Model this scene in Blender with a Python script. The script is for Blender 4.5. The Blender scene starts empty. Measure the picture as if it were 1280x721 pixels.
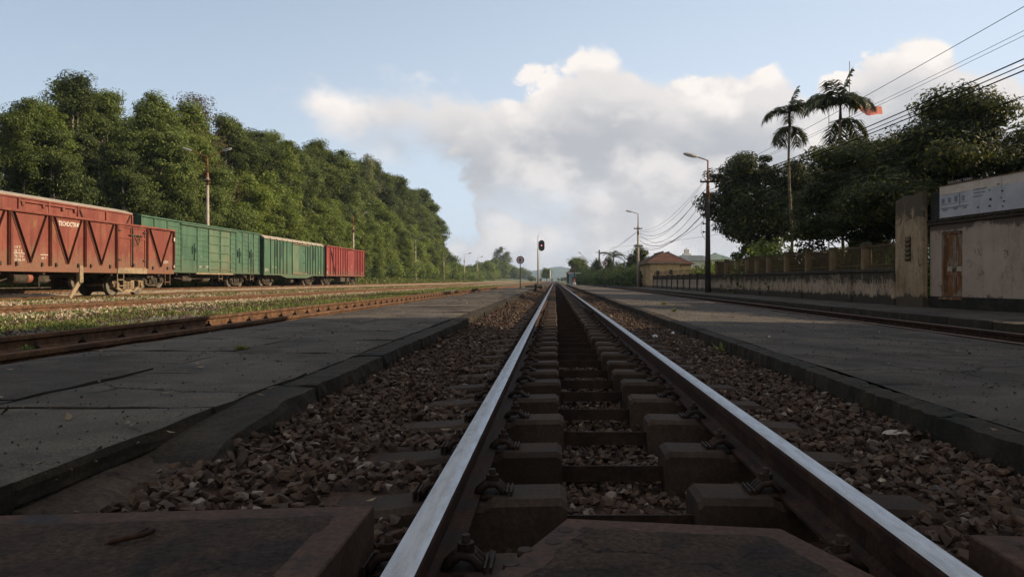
import bpy, bmesh, math, random
import numpy as np
from mathutils import Vector, Matrix, Euler, noise as mnoise

random.seed(7)
RNG = np.random.default_rng(7)
SC = bpy.context.scene
COL = SC.collection
R = math.radians

# ------------------------------------------------------------------ camera
CAM_H = 0.553
F = 920.0            # focal length in photograph pixels (1280 wide)
cam_d = bpy.data.cameras.new("camera")
cam = bpy.data.objects.new("camera", cam_d)
COL.objects.link(cam)
cam.location = (0, 0, CAM_H)
cam.rotation_euler = (R(90), 0, 0)
cam_d.sensor_width = 36.0
cam_d.lens = F / 1280 * 36.0
cam_d.shift_x = -53.5 / 1280
cam_d.shift_y = -10.0 / 1280
cam_d.clip_start = 0.05
cam_d.clip_end = 20000
SC.camera = cam

# ------------------------------------------------------------------ light
SUN_EL, SUN_FWD = R(25), R(10)
SUN_DIR = Vector((math.cos(SUN_EL) * math.cos(SUN_FWD), math.cos(SUN_EL) * math.sin(SUN_FWD), math.sin(SUN_EL)))
sl = bpy.data.lights.new("sun", 'SUN')
sl.energy = 5.0
sl.angle = R(0.5)
sl.color = (1.0, 0.81, 0.57)
so = bpy.data.objects.new("sun", sl)
COL.objects.link(so)
so.location = (40, 7, 40)
so.rotation_euler = SUN_DIR.to_track_quat('Z', 'Y').to_euler()

SC.view_settings.view_transform = 'Standard'
SC.view_settings.look = 'None'
SC.view_settings.exposure = 0.5
SC.view_settings.gamma = 1.0

# ------------------------------------------------------------------ node helpers
class NT:
    def __init__(self, tree):
        self.t = tree
        self.n = tree.nodes
        self.l = tree.links

    def new(self, kind, **kw):
        nd = self.n.new(kind)
        for k, v in kw.items():
            setattr(nd, k, v)
        return nd

    def put(self, sock, v):
        if v is None:
            return
        if isinstance(v, bpy.types.NodeSocket):
            self.l.new(v, sock)
        else:
            if hasattr(sock, 'default_value'):
                dv = sock.default_value
                if hasattr(dv, '__len__') and not hasattr(v, '__len__'):
                    v = [v] * len(dv)
                if hasattr(dv, '__len__') and len(dv) == 4 and len(v) == 3:
                    v = (*v, 1)
                sock.default_value = v

    def m(self, op, a, b=None, c=None, clamp=False):
        nd = self.new('ShaderNodeMath', operation=op, use_clamp=clamp)
        for i, v in enumerate((a, b, c)):
            self.put(nd.inputs[i], v)
        return nd.outputs[0]

    def ss(self, v, lo, hi, to0=0.0, to1=1.0):
        nd = self.new('ShaderNodeMapRange', interpolation_type='SMOOTHSTEP')
        self.put(nd.inputs[0], v)
        for i, x in enumerate((lo, hi, to0, to1)):
            self.put(nd.inputs[i + 1], x)
        return nd.outputs[0]

    def mix(self, f, a, b, blend='MIX'):
        nd = self.new('ShaderNodeMix', data_type='RGBA', blend_type=blend)
        self.put(nd.inputs[0], f)
        self.put(nd.inputs[6], a)
        self.put(nd.inputs[7], b)
        return nd.outputs[2]

    def noise(self, vec, scale, detail=4, rough=0.55, dist=0.0, out='Fac'):
        nd = self.new('ShaderNodeTexNoise')
        self.put(nd.inputs['Vector'], vec)
        nd.inputs['Scale'].default_value = scale
        nd.inputs['Detail'].default_value = detail
        nd.inputs['Roughness'].default_value = rough
        nd.inputs['Distortion'].default_value = dist
        return nd.outputs[out]

    def vscale(self, vec, s):
        nd = self.new('ShaderNodeVectorMath', operation='MULTIPLY')
        self.put(nd.inputs[0], vec)
        nd.inputs[1].default_value = s
        return nd.outputs[0]

    def vadd(self, a, b):
        nd = self.new('ShaderNodeVectorMath', operation='ADD')
        self.put(nd.inputs[0], a)
        self.put(nd.inputs[1], b)
        return nd.outputs[0]

# ------------------------------------------------------------------ world
world = bpy.data.worlds.new("World")
SC.world = world
world.use_nodes = True
W = NT(world.node_tree)
for nd in list(W.n):
    W.n.remove(nd)
w_out = W.new('ShaderNodeOutputWorld')
w_bg = W.new('ShaderNodeBackground')
SKY_STRENGTH = 0.095
w_bg.inputs['Strength'].default_value = SKY_STRENGTH
W.l.new(w_bg.outputs[0], w_out.inputs[0])
sky = W.new('ShaderNodeTexSky', sky_type='NISHITA', sun_disc=False)
sky.sun_elevation = SUN_EL
sky.sun_rotation = R(90) - SUN_FWD
sky.air_density = 1.0
sky.dust_density = 1.2
sky.ozone_density = 1.2
tc = W.new('ShaderNodeTexCoord')
vdir = tc.outputs['Generated']
sep = W.new('ShaderNodeSeparateXYZ')
W.l.new(vdir, sep.inputs[0])
az = W.m('ARCTAN2', sep.outputs[0], sep.outputs[1])
el = W.m('ARCSINE', sep.outputs[2])
cv = W.vscale(vdir, (1.0, 1.0, 1.5))
n1 = W.noise(W.vadd(cv, (3.1, 1.7, 0.4)), 7.0, 9, 0.60, 0.2)
n2 = W.noise(W.vadd(cv, (0.2, 5.7, 2.4)), 26.0, 7, 0.6)
vor = W.new('ShaderNodeTexVoronoi', feature='SMOOTH_F1')
W.put(vor.inputs['Vector'], W.vadd(cv, W.vscale(W.noise(cv, 11.0, 3, .5, out='Color'), (.10, .10, .10))))
vor.inputs['Scale'].default_value = 15.0
vor.inputs['Smoothness'].default_value = .55
puff = vor.outputs['Distance']
vor2 = W.new('ShaderNodeTexVoronoi', feature='SMOOTH_F1')
W.put(vor2.inputs['Vector'], W.vadd(cv, W.vscale(W.noise(cv, 6.0, 5, .6, out='Color'), (.22, .22, .22))))
vor2.inputs['Scale'].default_value = 7.5
vor2.inputs['Smoothness'].default_value = .35
puff2 = vor2.outputs['Distance']
n0 = W.noise(W.vadd(cv, (7.2, 2.2, 1.4)), 4.5, 5, 0.55, 0.3)
azw = W.m('ADD', az, W.m('ADD', W.m('MULTIPLY', W.m('SUBTRACT', n1, .5), .16), W.m('MULTIPLY', W.m('SUBTRACT', n2, .5), .06)))

def az_curve(pix, ends):
    """height of a cloud edge against azimuth, set out from places in the view; ends carry it on round the horizon"""
    f_ = W.new('ShaderNodeFloatCurve')
    W.put(f_.inputs['Value'], W.m('ADD', W.m('MULTIPLY', azw, 0.5 / math.pi), 0.5))
    q = []
    for x_, y_ in pix:
        dx, dy = x_ - 693.5, 350.5 - y_
        q.append((math.atan2(dx, F), math.atan2(dy, math.hypot(F, dx))))
    q = sorted(q + ends)
    cu = f_.mapping.curves[0]
    for k, (p_, e_) in enumerate(q):
        x_, y_ = p_ * .5 / math.pi + .5, max(0.0, min(1.0, e_ + .3))
        if k == 0:
            cu.points[0].location = (x_, y_)
        elif k == 1:
            cu.points[1].location = (x_, y_)
        else:
            cu.points.new(x_, y_)
    for p_ in cu.points:
        p_.handle_type = 'AUTO_CLAMPED'
    f_.mapping.update()
    return W.m('SUBTRACT', f_.outputs[0], 0.3)

top = az_curve([(300, 96), (350, 88), (440, 84), (510, 88), (560, 98), (610, 110), (650, 104), (680, 80), (700, 74), (745, 66), (790, 74), (830, 88), (868, 72), (905, 72), (940, 92), (975, 86), (1012, 108),
                (1040, 104), (1068, 84), (1090, 52), (1135, 38), (1175, 48), (1205, 66), (1245, 84), (1290, 98), (1360, 100), (1450, 70)], [(-3.14, .22), (-2.4, .32), (-1.7, .22), (-1.0, .22), (-.62, .26), (1.2, .34), (1.8, .38), (2.5, .26), (3.14, .22)])
bot = az_curve([(300, 100), (350, 118), (420, 160), (450, 176), (500, 184), (545, 200), (565, 225), (580, 262), (596, 300), (630, 420)], [(-3.14, -.2), (-1.4, -.2), (-.9, .18), (-.62, .26), (3.14, -.2)])
rag = W.m('ADD', W.m('MULTIPLY', W.m('SUBTRACT', n1, 0.5), 0.075), W.m('MULTIPLY', W.m('SUBTRACT', n2, 0.5), 0.040))
rag = W.m('ADD', rag, W.m('MULTIPLY', W.m('SUBTRACT', .42, puff), .050))
dtop = W.m('SUBTRACT', W.m('ADD', top, rag), el)                          # > 0 inside
soft = W.ss(az, -.36, .02, .055, .015)
cov = W.ss(W.m('DIVIDE', dtop, soft), 0.0, 1.0)
dbot = W.m('SUBTRACT', W.m('ADD', el, W.m('MULTIPLY', rag, .8)), bot)
cov = W.m('MULTIPLY', cov, W.ss(dbot, -.03, .035))
# pale broken cloud low over the horizon
low = W.m('ADD', el, W.m('MULTIPLY', rag, -1.3))
veil = W.m('MULTIPLY', W.ss(W.m('ADD', low, W.m('MULTIPLY', W.m('SUBTRACT', n1, .5), -.35)), .135, .055), W.ss(az, -.46, -.10, .2, .92))
gap = W.m('MULTIPLY', W.ss(W.m('ADD', n0, W.m('MULTIPLY', W.m('SUBTRACT', n1, .5), .8)), .50, .68), W.ss(el, .17, .07))
cov = W.m('MULTIPLY', cov, W.m('SUBTRACT', 1.0, W.m('MULTIPLY', gap, .55)))
cov_all = W.m('MAXIMUM', cov, veil)
# unseen broken cloud added overhead and behind to neutralise the blue ambient light
over = W.m('ADD', W.m('MULTIPLY', n0, .7), W.m('MULTIPLY', n1, .3))
away = W.m('MAXIMUM', W.ss(el, 1.05, 1.3), W.m('MULTIPLY', W.ss(W.m('ABSOLUTE', W.m('ADD', az, .0)), .95, 1.25), W.ss(el, .02, .10)))
cov2 = W.m('MULTIPLY', W.ss(over, .40, .54), away)
cov_all = W.m('MAXIMUM', cov_all, W.m('MULTIPLY', cov2, .95))
# billows are white where they face up, grey-blue in the body of the bank
rim = W.ss(dtop, 0.105, 0.012)
bil = W.ss(W.m('ADD', W.m('MULTIPLY', n1, .55), W.m('ADD', W.m('MULTIPLY', n2, .25), W.m('ADD', W.m('MULTIPLY', W.m('SUBTRACT', .62, puff), .30), W.m('MULTIPLY', W.m('SUBTRACT', .44, puff2), .42)))), .34, .60)
shade = W.m('ADD', W.m('MULTIPLY', rim, .66), W.m('MULTIPLY', bil, .66), clamp=True)
lowlit = W.ss(W.m('ADD', el, W.m('MULTIPLY', rag, .8)), .15, .04, 0, .30)
shade = W.m('MAXIMUM', shade, W.m('ADD', lowlit, W.m('MULTIPLY', bil, .55)), clamp=True)
CLG, CLW = (3.75, 3.85, 4.1), (7.7, 7.15, 6.75)
ccol = W.mix(shade, CLG, CLW)
nis = W.mix(1.0, sky.outputs[0], (1.10, 1.03, 1.0), 'MULTIPLY')
hazy = W.m('MAXIMUM', W.ss(el, .50, .0, .34, .66), W.ss(el, .95, .45, .0, .34))
hazy = W.m('MULTIPLY', hazy, W.ss(W.m('ABSOLUTE', W.m('SUBTRACT', az, 1.4)), 2.3, .9, .80, 1.75), clamp=True)      # milkier towards the sun's side
base = W.mix(hazy, nis, (5.35, 6.2, 7.25))          # thin high haze over the blue
ccol = W.mix(W.m('MULTIPLY', away, .9), ccol, W.mix(bil, (3.1, 2.95, 2.75), (4.3, 4.0, 3.7)))
W.l.new(W.mix(W.m('MULTIPLY', cov_all, .96), base, ccol), w_bg.inputs['Color'])

# ------------------------------------------------------------------ materials
MATS = {}

def principled(name):
    m = bpy.data.materials.new(name)
    m.use_nodes = True
    t = NT(m.node_tree)
    b = t.n['Principled BSDF']
    return m, t, b

def surf(name, c1, c2, scale=3.0, rough=0.85, bump=0.3, bscale=30.0, fine=0.25, metallic=0.0, c3=None, s3=1.0, t3=(.55, .7),
         stretch=(1, 1, 1), space='world', spec=0.12, rnd=0.0, dist=0.02, bdetail=6, cracks=0, streak=None, stain=None, dust=None):
    """general weathered surface: two tones by large noise, fine speckle, optional third tone as patches, bump"""
    m, t, b = principled(name)
    if space == 'world':
        co = t.new('ShaderNodeNewGeometry').outputs['Position']
    else:
        co = t.new('ShaderNodeTexCoord').outputs['Object']
    oi = t.new('ShaderNodeObjectInfo')
    if space != 'world':
        cmb = t.new('ShaderNodeCombineXYZ')
        for i in range(3):
            t.l.new(t.m('MULTIPLY', oi.outputs['Random'], 37.0 + 11 * i), cmb.inputs[i])
        co = t.vadd(co, cmb.outputs[0])
    co = t.vscale(co, stretch)
    a = t.noise(co, scale, 5, .6)
    col = t.mix(t.ss(a, .36, .64), c1, c2)
    if c3 is not None:
        p = t.noise(t.vadd(co, (11.3, 4.1, 7.7)), s3, 6, .65, .3)
        col = t.mix(t.ss(p, *t3), col, c3)
    crk = None
    if stain is not None:
        p = t.noise(t.vadd(co, (3.3, 8.1, 1.7)), .55, 7, .7, .6)
        col = t.mix(t.ss(p, .42, .66, 0, .85), col, stain)
    if streak is not None:
        p = t.noise(t.vscale(co, (7, 7, .55)), 1.0, 5, .65)
        col = t.mix(t.ss(p, .50, .72, 0, .75), col, streak)
    if dust is not None:
        sz = t.new('ShaderNodeSeparateXYZ')
        t.l.new(t.new('ShaderNodeNewGeometry').outputs['Position'], sz.inputs[0])
        p = t.m('ADD', t.noise(t.vscale(co, (3, 3, .9)), 1.6, 6, .7), t.ss(sz.outputs[2], 2.3, .95, -.16, .20))
        col = t.mix(t.ss(p, .50, .70, 0, .8), col, dust)
    if cracks:
        vo = t.new('ShaderNodeTexVoronoi', feature='DISTANCE_TO_EDGE')
        t.put(vo.inputs['Vector'], t.vadd(co, t.vscale(t.noise(co, 5.0, 5, .7, out='Color'), (.22, .22, 0))))
        vo.inputs['Scale'].default_value = cracks
        crk = t.m('MULTIPLY', t.ss(vo.outputs['Distance'], .012, .003), t.ss(t.noise(co, .9, 3), .50, .56))
        col = t.mix(t.m('MULTIPLY', crk, .85), col, (.012, .010, .008))
    f = t.noise(co, bscale, 3, .7)
    k = t.ss(f, .25, .75, 1 - fine, 1 + fine)
    if rnd:
        k = t.m('MULTIPLY', k, t.m('ADD', 1 - rnd, t.m('MULTIPLY', oi.outputs['Random'], 2 * rnd)))
    mm = t.new('ShaderNodeVectorMath', operation='SCALE')
    t.put(mm.inputs[0], col)
    t.put(mm.inputs['Scale'], k)
    t.l.new(mm.outputs[0], b.inputs['Base Color'])
    t.put(b.inputs['Roughness'], t.ss(a, .3, .7, max(.05, rough - .1), min(1, rough + .08)))
    b.inputs['Metallic'].default_value = metallic
    b.inputs['Specular IOR Level'].default_value = spec
    if bump:
        bp = t.new('ShaderNodeBump')
        bp.inputs['Strength'].default_value = bump
        bp.inputs['Distance'].default_value = dist
        t.put(bp.inputs['Height'], t.noise(co, bscale, bdetail, .7))
        t.l.new(bp.outputs[0], b.inputs['Normal'])
    MATS[name] = m
    return m

def leafmat(name, c1, c2, c3=None, trans=0.35, rnd=.25):
    m, t, b = principled(name)
    geo = t.new('ShaderNodeNewGeometry')
    oi = t.new('ShaderNodeObjectInfo')
    a = t.noise(geo.outputs['Position'], .55, 3, .6)
    col = t.mix(t.ss(a, .38, .62), c1, c2)
    fine = geo.outputs['Random Per Island']
    if c3 is not None:
        col = t.mix(t.ss(fine, .72, .98), col, c3)
    mm = t.new('ShaderNodeVectorMath', operation='SCALE')
    t.put(mm.inputs[0], col)
    k = t.m('MULTIPLY', t.ss(fine, 0, 1, .6, 1.4), t.m('ADD', 1 - rnd, t.m('MULTIPLY', oi.outputs['Random'], 2 * rnd)))
    t.put(mm.inputs['Scale'], k)
    col = mm.outputs[0]
    t.put(b.inputs['Base Color'], col)
    b.inputs['Roughness'].default_value = .62
    b.inputs['Specular IOR Level'].default_value = .22
    tr = t.new('ShaderNodeBsdfTranslucent')
    t.put(tr.inputs['Color'], t.mix(.5, col, t.vscale(col, (1.3, 1.25, .5))))
    mx = t.new('ShaderNodeMixShader')
    mx.inputs[0].default_value = trans
    t.l.new(b.outputs[0], mx.inputs[1])
    t.l.new(tr.outputs[0], mx.inputs[2])
    out = t.n['Material Output']
    t.l.new(mx.outputs[0], out.inputs['Surface'])
    MATS[name] = m
    return m

def plaster(name, c1, c2, stain, z0, z1, moss=.35, streak=.55, topdark=.25, peel=None):
    """old render: rain streaks, grime at the coping and moss at the foot (wear with shapes of its own)"""
    m, t, b = principled(name)
    pos = t.new('ShaderNodeNewGeometry').outputs['Position']
    s = t.new('ShaderNodeSeparateXYZ')
    t.l.new(pos, s.inputs[0])
    z = s.outputs[2]
    a = t.noise(pos, 1.1, 6, .65)
    col = t.mix(t.ss(a, .35, .65), c1, c2)
    if peel is not None:
        p = t.noise(pos, 2.3, 7, .7, .4)
        col = t.mix(t.ss(p, .54, .60), col, peel)
    st = t.noise(t.vadd(t.vscale(pos, (3.2, 3.2, .5)), t.vscale(t.noise(pos, 3.0, 3, .6, out='Color'), (1.1, 1.1, .3))), 1.2, 7, .72)
    blot = t.noise(pos, 1.9, 8, .74, .7)
    zt = t.ss(z, z1 - topdark - .2, z1)
    f1 = t.m('MULTIPLY', t.ss(t.m('ADD', st, t.m('MULTIPLY', zt, .20)), .46, .66), streak)
    f2 = t.m('MULTIPLY', t.ss(t.m('ADD', blot, t.ss(z, z0 + moss, z0, 0, .40)), .54, .66), .94)
    f3 = t.m('MULTIPLY', t.ss(t.m('ADD', blot, t.m('MULTIPLY', zt, .24)), .54, .66), .9)
    f = t.m('MAXIMUM', t.m('MAXIMUM', f1, f2), f3)
    col = t.mix(f, col, stain)
    t.put(b.inputs['Base Color'], col)
    b.inputs['Roughness'].default_value = .92
    b.inputs['Specular IOR Level'].default_value = .15
    bp = t.new('ShaderNodeBump')
    bp.inputs['Strength'].default_value = .35
    bp.inputs['Distance'].default_value = .02
    t.put(bp.inputs['Height'], t.noise(pos, 22, 6, .7))
    t.l.new(bp.outputs[0], b.inputs['Normal'])
    MATS[name] = m
    return m

def flat(name, c, rough=.6, metallic=0.0, emit=None, es=1.0):
    m, t, b = principled(name)
    b.inputs['Base Color'].default_value = (*c, 1)
    b.inputs['Roughness'].default_value = rough
    b.inputs['Metallic'].default_value = metallic
    if emit:
        b.inputs['Emission Color'].default_value = (*emit, 1)
        b.inputs['Emission Strength'].default_value = es
    MATS[name] = m
    return m

surf('ballast_dark', (.046, .028, .020), (.076, .047, .033), 9, .9, .5, 60, .35, dist=.01)
surf('stone_brown', (.056, .034, .023), (.112, .070, .047), 14, .9, .35, 120, .35, space='object', rnd=.45, dist=.004)
surf('stone_pale', (.42, .34, .25), (.62, .53, .40), 6, .9, .3, 60, .3, space='object', rnd=.3)
surf('gravel_pale', (.27, .205, .135), (.46, .37, .26), 26, .95, .9, 45, .5, c3=(.20, .12, .07), s3=3.0, t3=(.52, .66), dist=.05)
surf('gravel_grey', (.10, .092, .078), (.18, .16, .135), 18, .95, .8, 40, .5, c3=(.10, .12, .05), s3=1.5, t3=(.5, .62), dist=.05)
surf('concrete_block', (.036, .024, .017), (.060, .041, .029), 6, .88, .4, 70, .25, c3=(.04, .028, .022), s3=5, rnd=.15, dist=.006)
surf('slab', (.076, .062, .047), (.112, .093, .072), 2.2, .88, .7, 110, .5, c3=(.046, .039, .031), s3=1.3, t3=(.46, .66), rnd=.10, dist=.006, cracks=.7, stain=(.042, .034, .026))
surf('slab_edge', (.026, .020, .014), (.046, .036, .026), 3, .9, .5, 50, .3, c3=(.020, .021, .015), s3=2.2, t3=(.5, .64), rnd=.1, dist=.01)
surf('platform_side', (.040, .036, .029), (.065, .057, .046), 5, .95, .6, 30, .4, c3=(.018, .021, .013), s3=2.5, t3=(.42, .6), dist=.02)
surf('platform_dirt', (.060, .043, .031), (.10, .070, .048), 4, .95, .6, 50, .35, c3=(.038, .030, .023), s3=3, dist=.015)
surf('paving_grey', (.072, .058, .045), (.106, .088, .069), 1.2, .88, .7, 90, .5, c3=(.046, .039, .031), s3=1.6, t3=(.46, .64), dist=.007, cracks=.55, stain=(.036, .029, .023))
surf('rust', (.062, .035, .021), (.138, .074, .040), 7, .85, .4, 60, .35, dist=.006)
surf('rust_dark', (.024, .013, .009), (.048, .025, .016), 7, .8, .4, 60, .35, dist=.006)
surf('tie_steel', (.024, .016, .012), (.042, .027, .019), 8, .75, .3, 60, .3, dist=.004)
surf('rail_dull', (.09, .053, .034), (.15, .088, .056), 9, .6, .2, 40, .25, metallic=.1)
surf('panel_concrete', (.040, .026, .018), (.064, .042, .029), 6, .92, .9, 70, .5, c3=(.024, .018, .015), s3=3.6, t3=(.45, .64), dist=.012, cracks=1.6)
surf('panel_steel', (.058, .033, .023), (.080, .047, .033), 5, .85, .3, 60, .28, c3=(.034, .027, .024), s3=4, t3=(.52, .68), dist=.004)
surf('wood_old', (.20, .15, .10), (.33, .25, .17), 5, .9, .4, 40, .3)
surf('pole_concrete', (.30, .26, .21), (.40, .35, .29), 3, .9, .3, 30, .2)
surf('pole_dark', (.038, .029, .026), (.06, .048, .042), 3, .85, .3, 30, .2)
surf('pole_rust', (.20, .075, .04), (.30, .13, .07), 4, .85, .3, 30, .25)
surf('pole_white', (.55, .55, .52), (.70, .69, .66), 4, .7, .1, 30, .12, c3=(.3, .22, .15), s3=3, t3=(.62, .75))
surf('lamp_grey', (.30, .30, .30), (.40, .40, .39), 6, .5, .05, 20, .1)
surf('bark', (.12, .095, .07), (.22, .18, .135), 3, .9, .6, 14, .35, stretch=(1, 1, .3), dist=.03)
surf('bark_pale', (.25, .215, .17), (.36, .32, .26), 2, .9, .4, 12, .3, stretch=(1, 1, .25), dist=.02)
surf('palm_trunk', (.12, .10, .065), (.19, .165, .11), 2, .9, .4, 10, .25, stretch=(.5, .5, 3), dist=.02)
surf('dirt_ground', (.10, .085, .055), (.15, .13, .075), .7, .98, .8, 9, .45, c3=(.055, .085, .028), s3=.45, t3=(.40, .58), dist=.06)
surf('far_green', (.035, .055, .022), (.06, .08, .032), .01, .98, .0, .2, .4)

plaster('wall_plaster', (.29, .22, .15), (.37, .29, .205), (.028, .024, .018), -.17, .85, .40, .62, .34, peel=(.20, .165, .13))
plaster('tall_plaster', (.27, .195, .115), (.335, .26, .165), (.055, .045, .032), -.17, 2.95, .45, .55, .9, peel=(.34, .24, .15))
plaster('hall_plaster', (.31, .245, .195), (.36, .29, .235), (.07, .056, .045), -.17, 2.05, .42, .28, .1)
plaster('pillar_plaster', (.165, .118, .060), (.215, .16, .09), (.06, .046, .03), -.17, 1.8, .2, .5, .15)
plaster('house_plaster', (.46, .33, .17), (.54, .41, .235), (.13, .10, .07), -.17, 2.4, .35, .35, .1)
plaster('panel_wall', (.34, .28, .21), (.44, .37, .28), (.06, .055, .045), -.17, .95, .30, .5, .12)
surf('coping_dark', (.035, .029, .022), (.06, .05, .038), 4, .95, .5, 25, .3, c3=(.03, .03, .022), s3=2)
surf('plinth_dark', (.020, .019, .016), (.036, .033, .027), 4, .95, .5, 25, .3)
surf('iron', (.075, .050, .026), (.11, .076, .040), 6, .75, .1, 30, .2)
surf('roof_tile', (.105, .054, .038), (.155, .084, .060), 4, .9, .3, 20, .3, c3=(.12, .06, .045), s3=1.2)
surf('roof_tile_dark', (.07, .036, .028), (.10, .052, .04), 4, .9, .3, 20, .3)
surf('roof_white', (.45, .47, .48), (.55, .57, .58), 1, .7, .1, 10, .1)
surf('roof_green', (.14, .19, .17), (.2, .25, .22), 1, .8, .1, 10, .15)
surf('hut_blue', (.18, .36, .44), (.24, .43, .50), 2, .8, .1, 10, .12)
surf('white_wall', (.60, .58, .54), (.68, .66, .62), 1, .9, .1, 10, .12)
surf('door_wood', (.125, .058, .026), (.18, .088, .042), 3, .85, .35, 20, .35, c3=(.20, .165, .125), s3=2.6, t3=(.48, .58), stretch=(3, 3, .6))
surf('board_dark', (.02, .022, .02), (.04, .042, .038), 2, .9, .2, 20, .3)
# wagon paints: faded, chalky, streaked with rust
surf('paint_red', (.160, .046, .034), (.215, .070, .051), 1.3, .72, .12, 26, .16, c3=(.20, .10, .055), s3=1.9, t3=(.55, .70), stretch=(1, 1, .55), dist=.008, streak=(.075, .032, .024), dust=(.17, .095, .062))
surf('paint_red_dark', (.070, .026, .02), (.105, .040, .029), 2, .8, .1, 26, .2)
surf('paint_red_bright', (.185, .038, .036), (.24, .060, .054), 1.3, .72, .12, 26, .16, c3=(.17, .05, .035), s3=2.2, t3=(.55, .72), stretch=(1, 1, .5), streak=(.085, .027, .024), dust=(.16, .085, .06))
surf('paint_green', (.050, .102, .064), (.074, .134, .088), 1.2, .7, .12, 26, .14, c3=(.10, .105, .06), s3=1.7, t3=(.55, .72), stretch=(1, 1, .5), dist=.008, streak=(.028, .050, .034), dust=(.085, .105, .066))
surf('paint_green_pale', (.080, .132, .082), (.112, .160, .104), 1.2, .75, .12, 26, .14, c3=(.15, .14, .085), s3=1.4, t3=(.50, .70), stretch=(1, 1, .6), dist=.008, streak=(.055, .075, .05), dust=(.12, .115, .075))
surf('paint_green_dark', (.035, .075, .05), (.05, .10, .07), 1.2, .75, .1, 26, .14)  # darker green: puts the shade of van ends and far sides into the paint
surf('grime', (.045, .036, .028), (.085, .067, .05), 4, .9, .3, 25, .3)
surf('grime_tan', (.20, .145, .095), (.29, .215, .14), 3, .9, .3, 25, .3, c3=(.10, .07, .05), s3=2.5)
surf('wheel_steel', (.10, .085, .07), (.16, .135, .11), 4, .6, .1, 20, .25, metallic=.2)
surf('roof_pale', (.25, .21, .17), (.33, .29, .235), 1.5, .8, .1, 15, .2, c3=(.25, .18, .12), s3=2)
flat('mark_white', (.60, .54, .47), .8)
flat('letter_blue', (.17, .19, .25), .8)
flat('letter_faint', (.33, .28, .27), .8)
flat('black_gloss', (.012, .012, .014), .35)
flat('sign_red', (.17, .035, .03), .6)
flat('sign_face', (.55, .50, .50), .6)
flat('glyph_dark', (.05, .03, .035), .6)
flat('red_paint', (.36, .035, .03), .5)
flat('white_paint', (.72, .72, .70), .5)
flat('signal_lens', (.6, .2, .2), .2, emit=(1, .35, .4), es=.9)
flat('cable', (.010, .010, .010), 1.0)
MATS['cable'].node_tree.nodes['Principled BSDF'].inputs['Specular IOR Level'].default_value = 0.0
flat('insulator', (.25, .2, .17), .4)
flat('litter_white', (.78, .80, .84), .6)
flat('window_dark', (.02, .022, .025), .15)
flat('orange_paint', (.24, .075, .04), .7)

# running surface of the main rails: brushed bare steel
m, t, b = principled('rail_polished')
pos = t.new('ShaderNodeNewGeometry').outputs['Position']
st = t.noise(t.vscale(pos, (260, .8, 260)), 1.0, 4, .6)
sc_ = t.noise(t.vscale(pos, (40, 6, 40)), 1.0, 5, .7)
t.put(b.inputs['Base Color'], t.mix(t.ss(sc_, .35, .75), (.46, .50, .55), (.33, .345, .37)))
b.inputs['Metallic'].default_value = 1.0
t.put(b.inputs['Roughness'], t.ss(t.m('ADD', t.m('MULTIPLY', st, .6), t.m('MULTIPLY', sc_, .4)), .3, .7, .17, .33))
MATS['rail_polished'] = m

# flag cloth lets light through
m, t, b = principled('flag_cloth')
b.inputs['Base Color'].default_value = (.74, .26, .20, 1)
b.inputs['Roughness'].default_value = .8
tr = t.new('ShaderNodeBsdfTranslucent')
tr.inputs['Color'].default_value = (.95, .34, .26, 1)
mx = t.new('ShaderNodeMixShader')
mx.inputs[0].default_value = .55
t.l.new(b.outputs[0], mx.inputs[1])
t.l.new(tr.outputs[0], mx.inputs[2])
t.l.new(mx.outputs[0], t.n['Material Output'].inputs['Surface'])
MATS['flag_cloth'] = m

leafmat('leaf_wood', (.048, .074, .014), (.086, .116, .024), (.135, .155, .042), .32, rnd=.38)
leafmat('leaf_bright', (.095, .14, .020), (.145, .185, .032), (.17, .19, .05), .36)
leafmat('leaf_pale', (.10, .115, .05), (.14, .15, .075), (.2, .2, .12), .3)
leafmat('leaf_brown', (.11, .075, .04), (.15, .10, .06), (.08, .09, .03), .3)
leafmat('leaf_dark', (.034, .047, .014), (.056, .070, .021), (.13, .12, .035), .34)
leafmat('leaf_bank', (.12, .17, .03), (.17, .22, .045), (.22, .24, .07), .38)
leafmat('leaf_bush', (.045, .075, .018), (.075, .11, .028), (.12, .15, .04), .35)
leafmat('leaf_palm', (.030, .042, .014), (.05, .062, .022), (.09, .09, .04), .22)
leafmat('grass_blade', (.085, .12, .028), (.13, .155, .04), (.22, .20, .09), .35, rnd=0)

# billboard print: faded cream head, grey-blue field, patches
m, t, b = principled('board_print')
ob = t.new('ShaderNodeTexCoord').outputs['Object']
s = t.new('ShaderNodeSeparateXYZ')
t.l.new(ob, s.inputs[0])
v = s.outputs[2]
edge = t.m('ADD', v, t.m('MULTIPLY', t.m('SUBTRACT', t.noise(ob, 5, 4, .6), .5), .02))
fld = t.mix(t.ss(t.noise(ob, 2.2, 4), .35, .65), (.31, .32, .345), (.38, .385, .405))
head = t.mix(t.ss(t.noise(ob, 3.0, 5, .6), .4, .62), (.43, .365, .30), (.49, .43, .375))
head = t.mix(t.ss(t.noise(t.vscale(ob, (1, 2.2, 4.5)), 2.0, 5, .7), .60, .66), head, (.36, .24, .14))
col = t.mix(t.ss(edge, .60, .615), fld, head)
sp = t.noise(ob, 7.5, 3, .5)
col = t.mix(t.m('MULTIPLY', t.ss(sp, .70, .73), .7), col, (.12, .14, .17))
t.put(b.inputs['Base Color'], col)
b.inputs['Roughness'].default_value = .7
MATS['board_print'] = m
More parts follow.
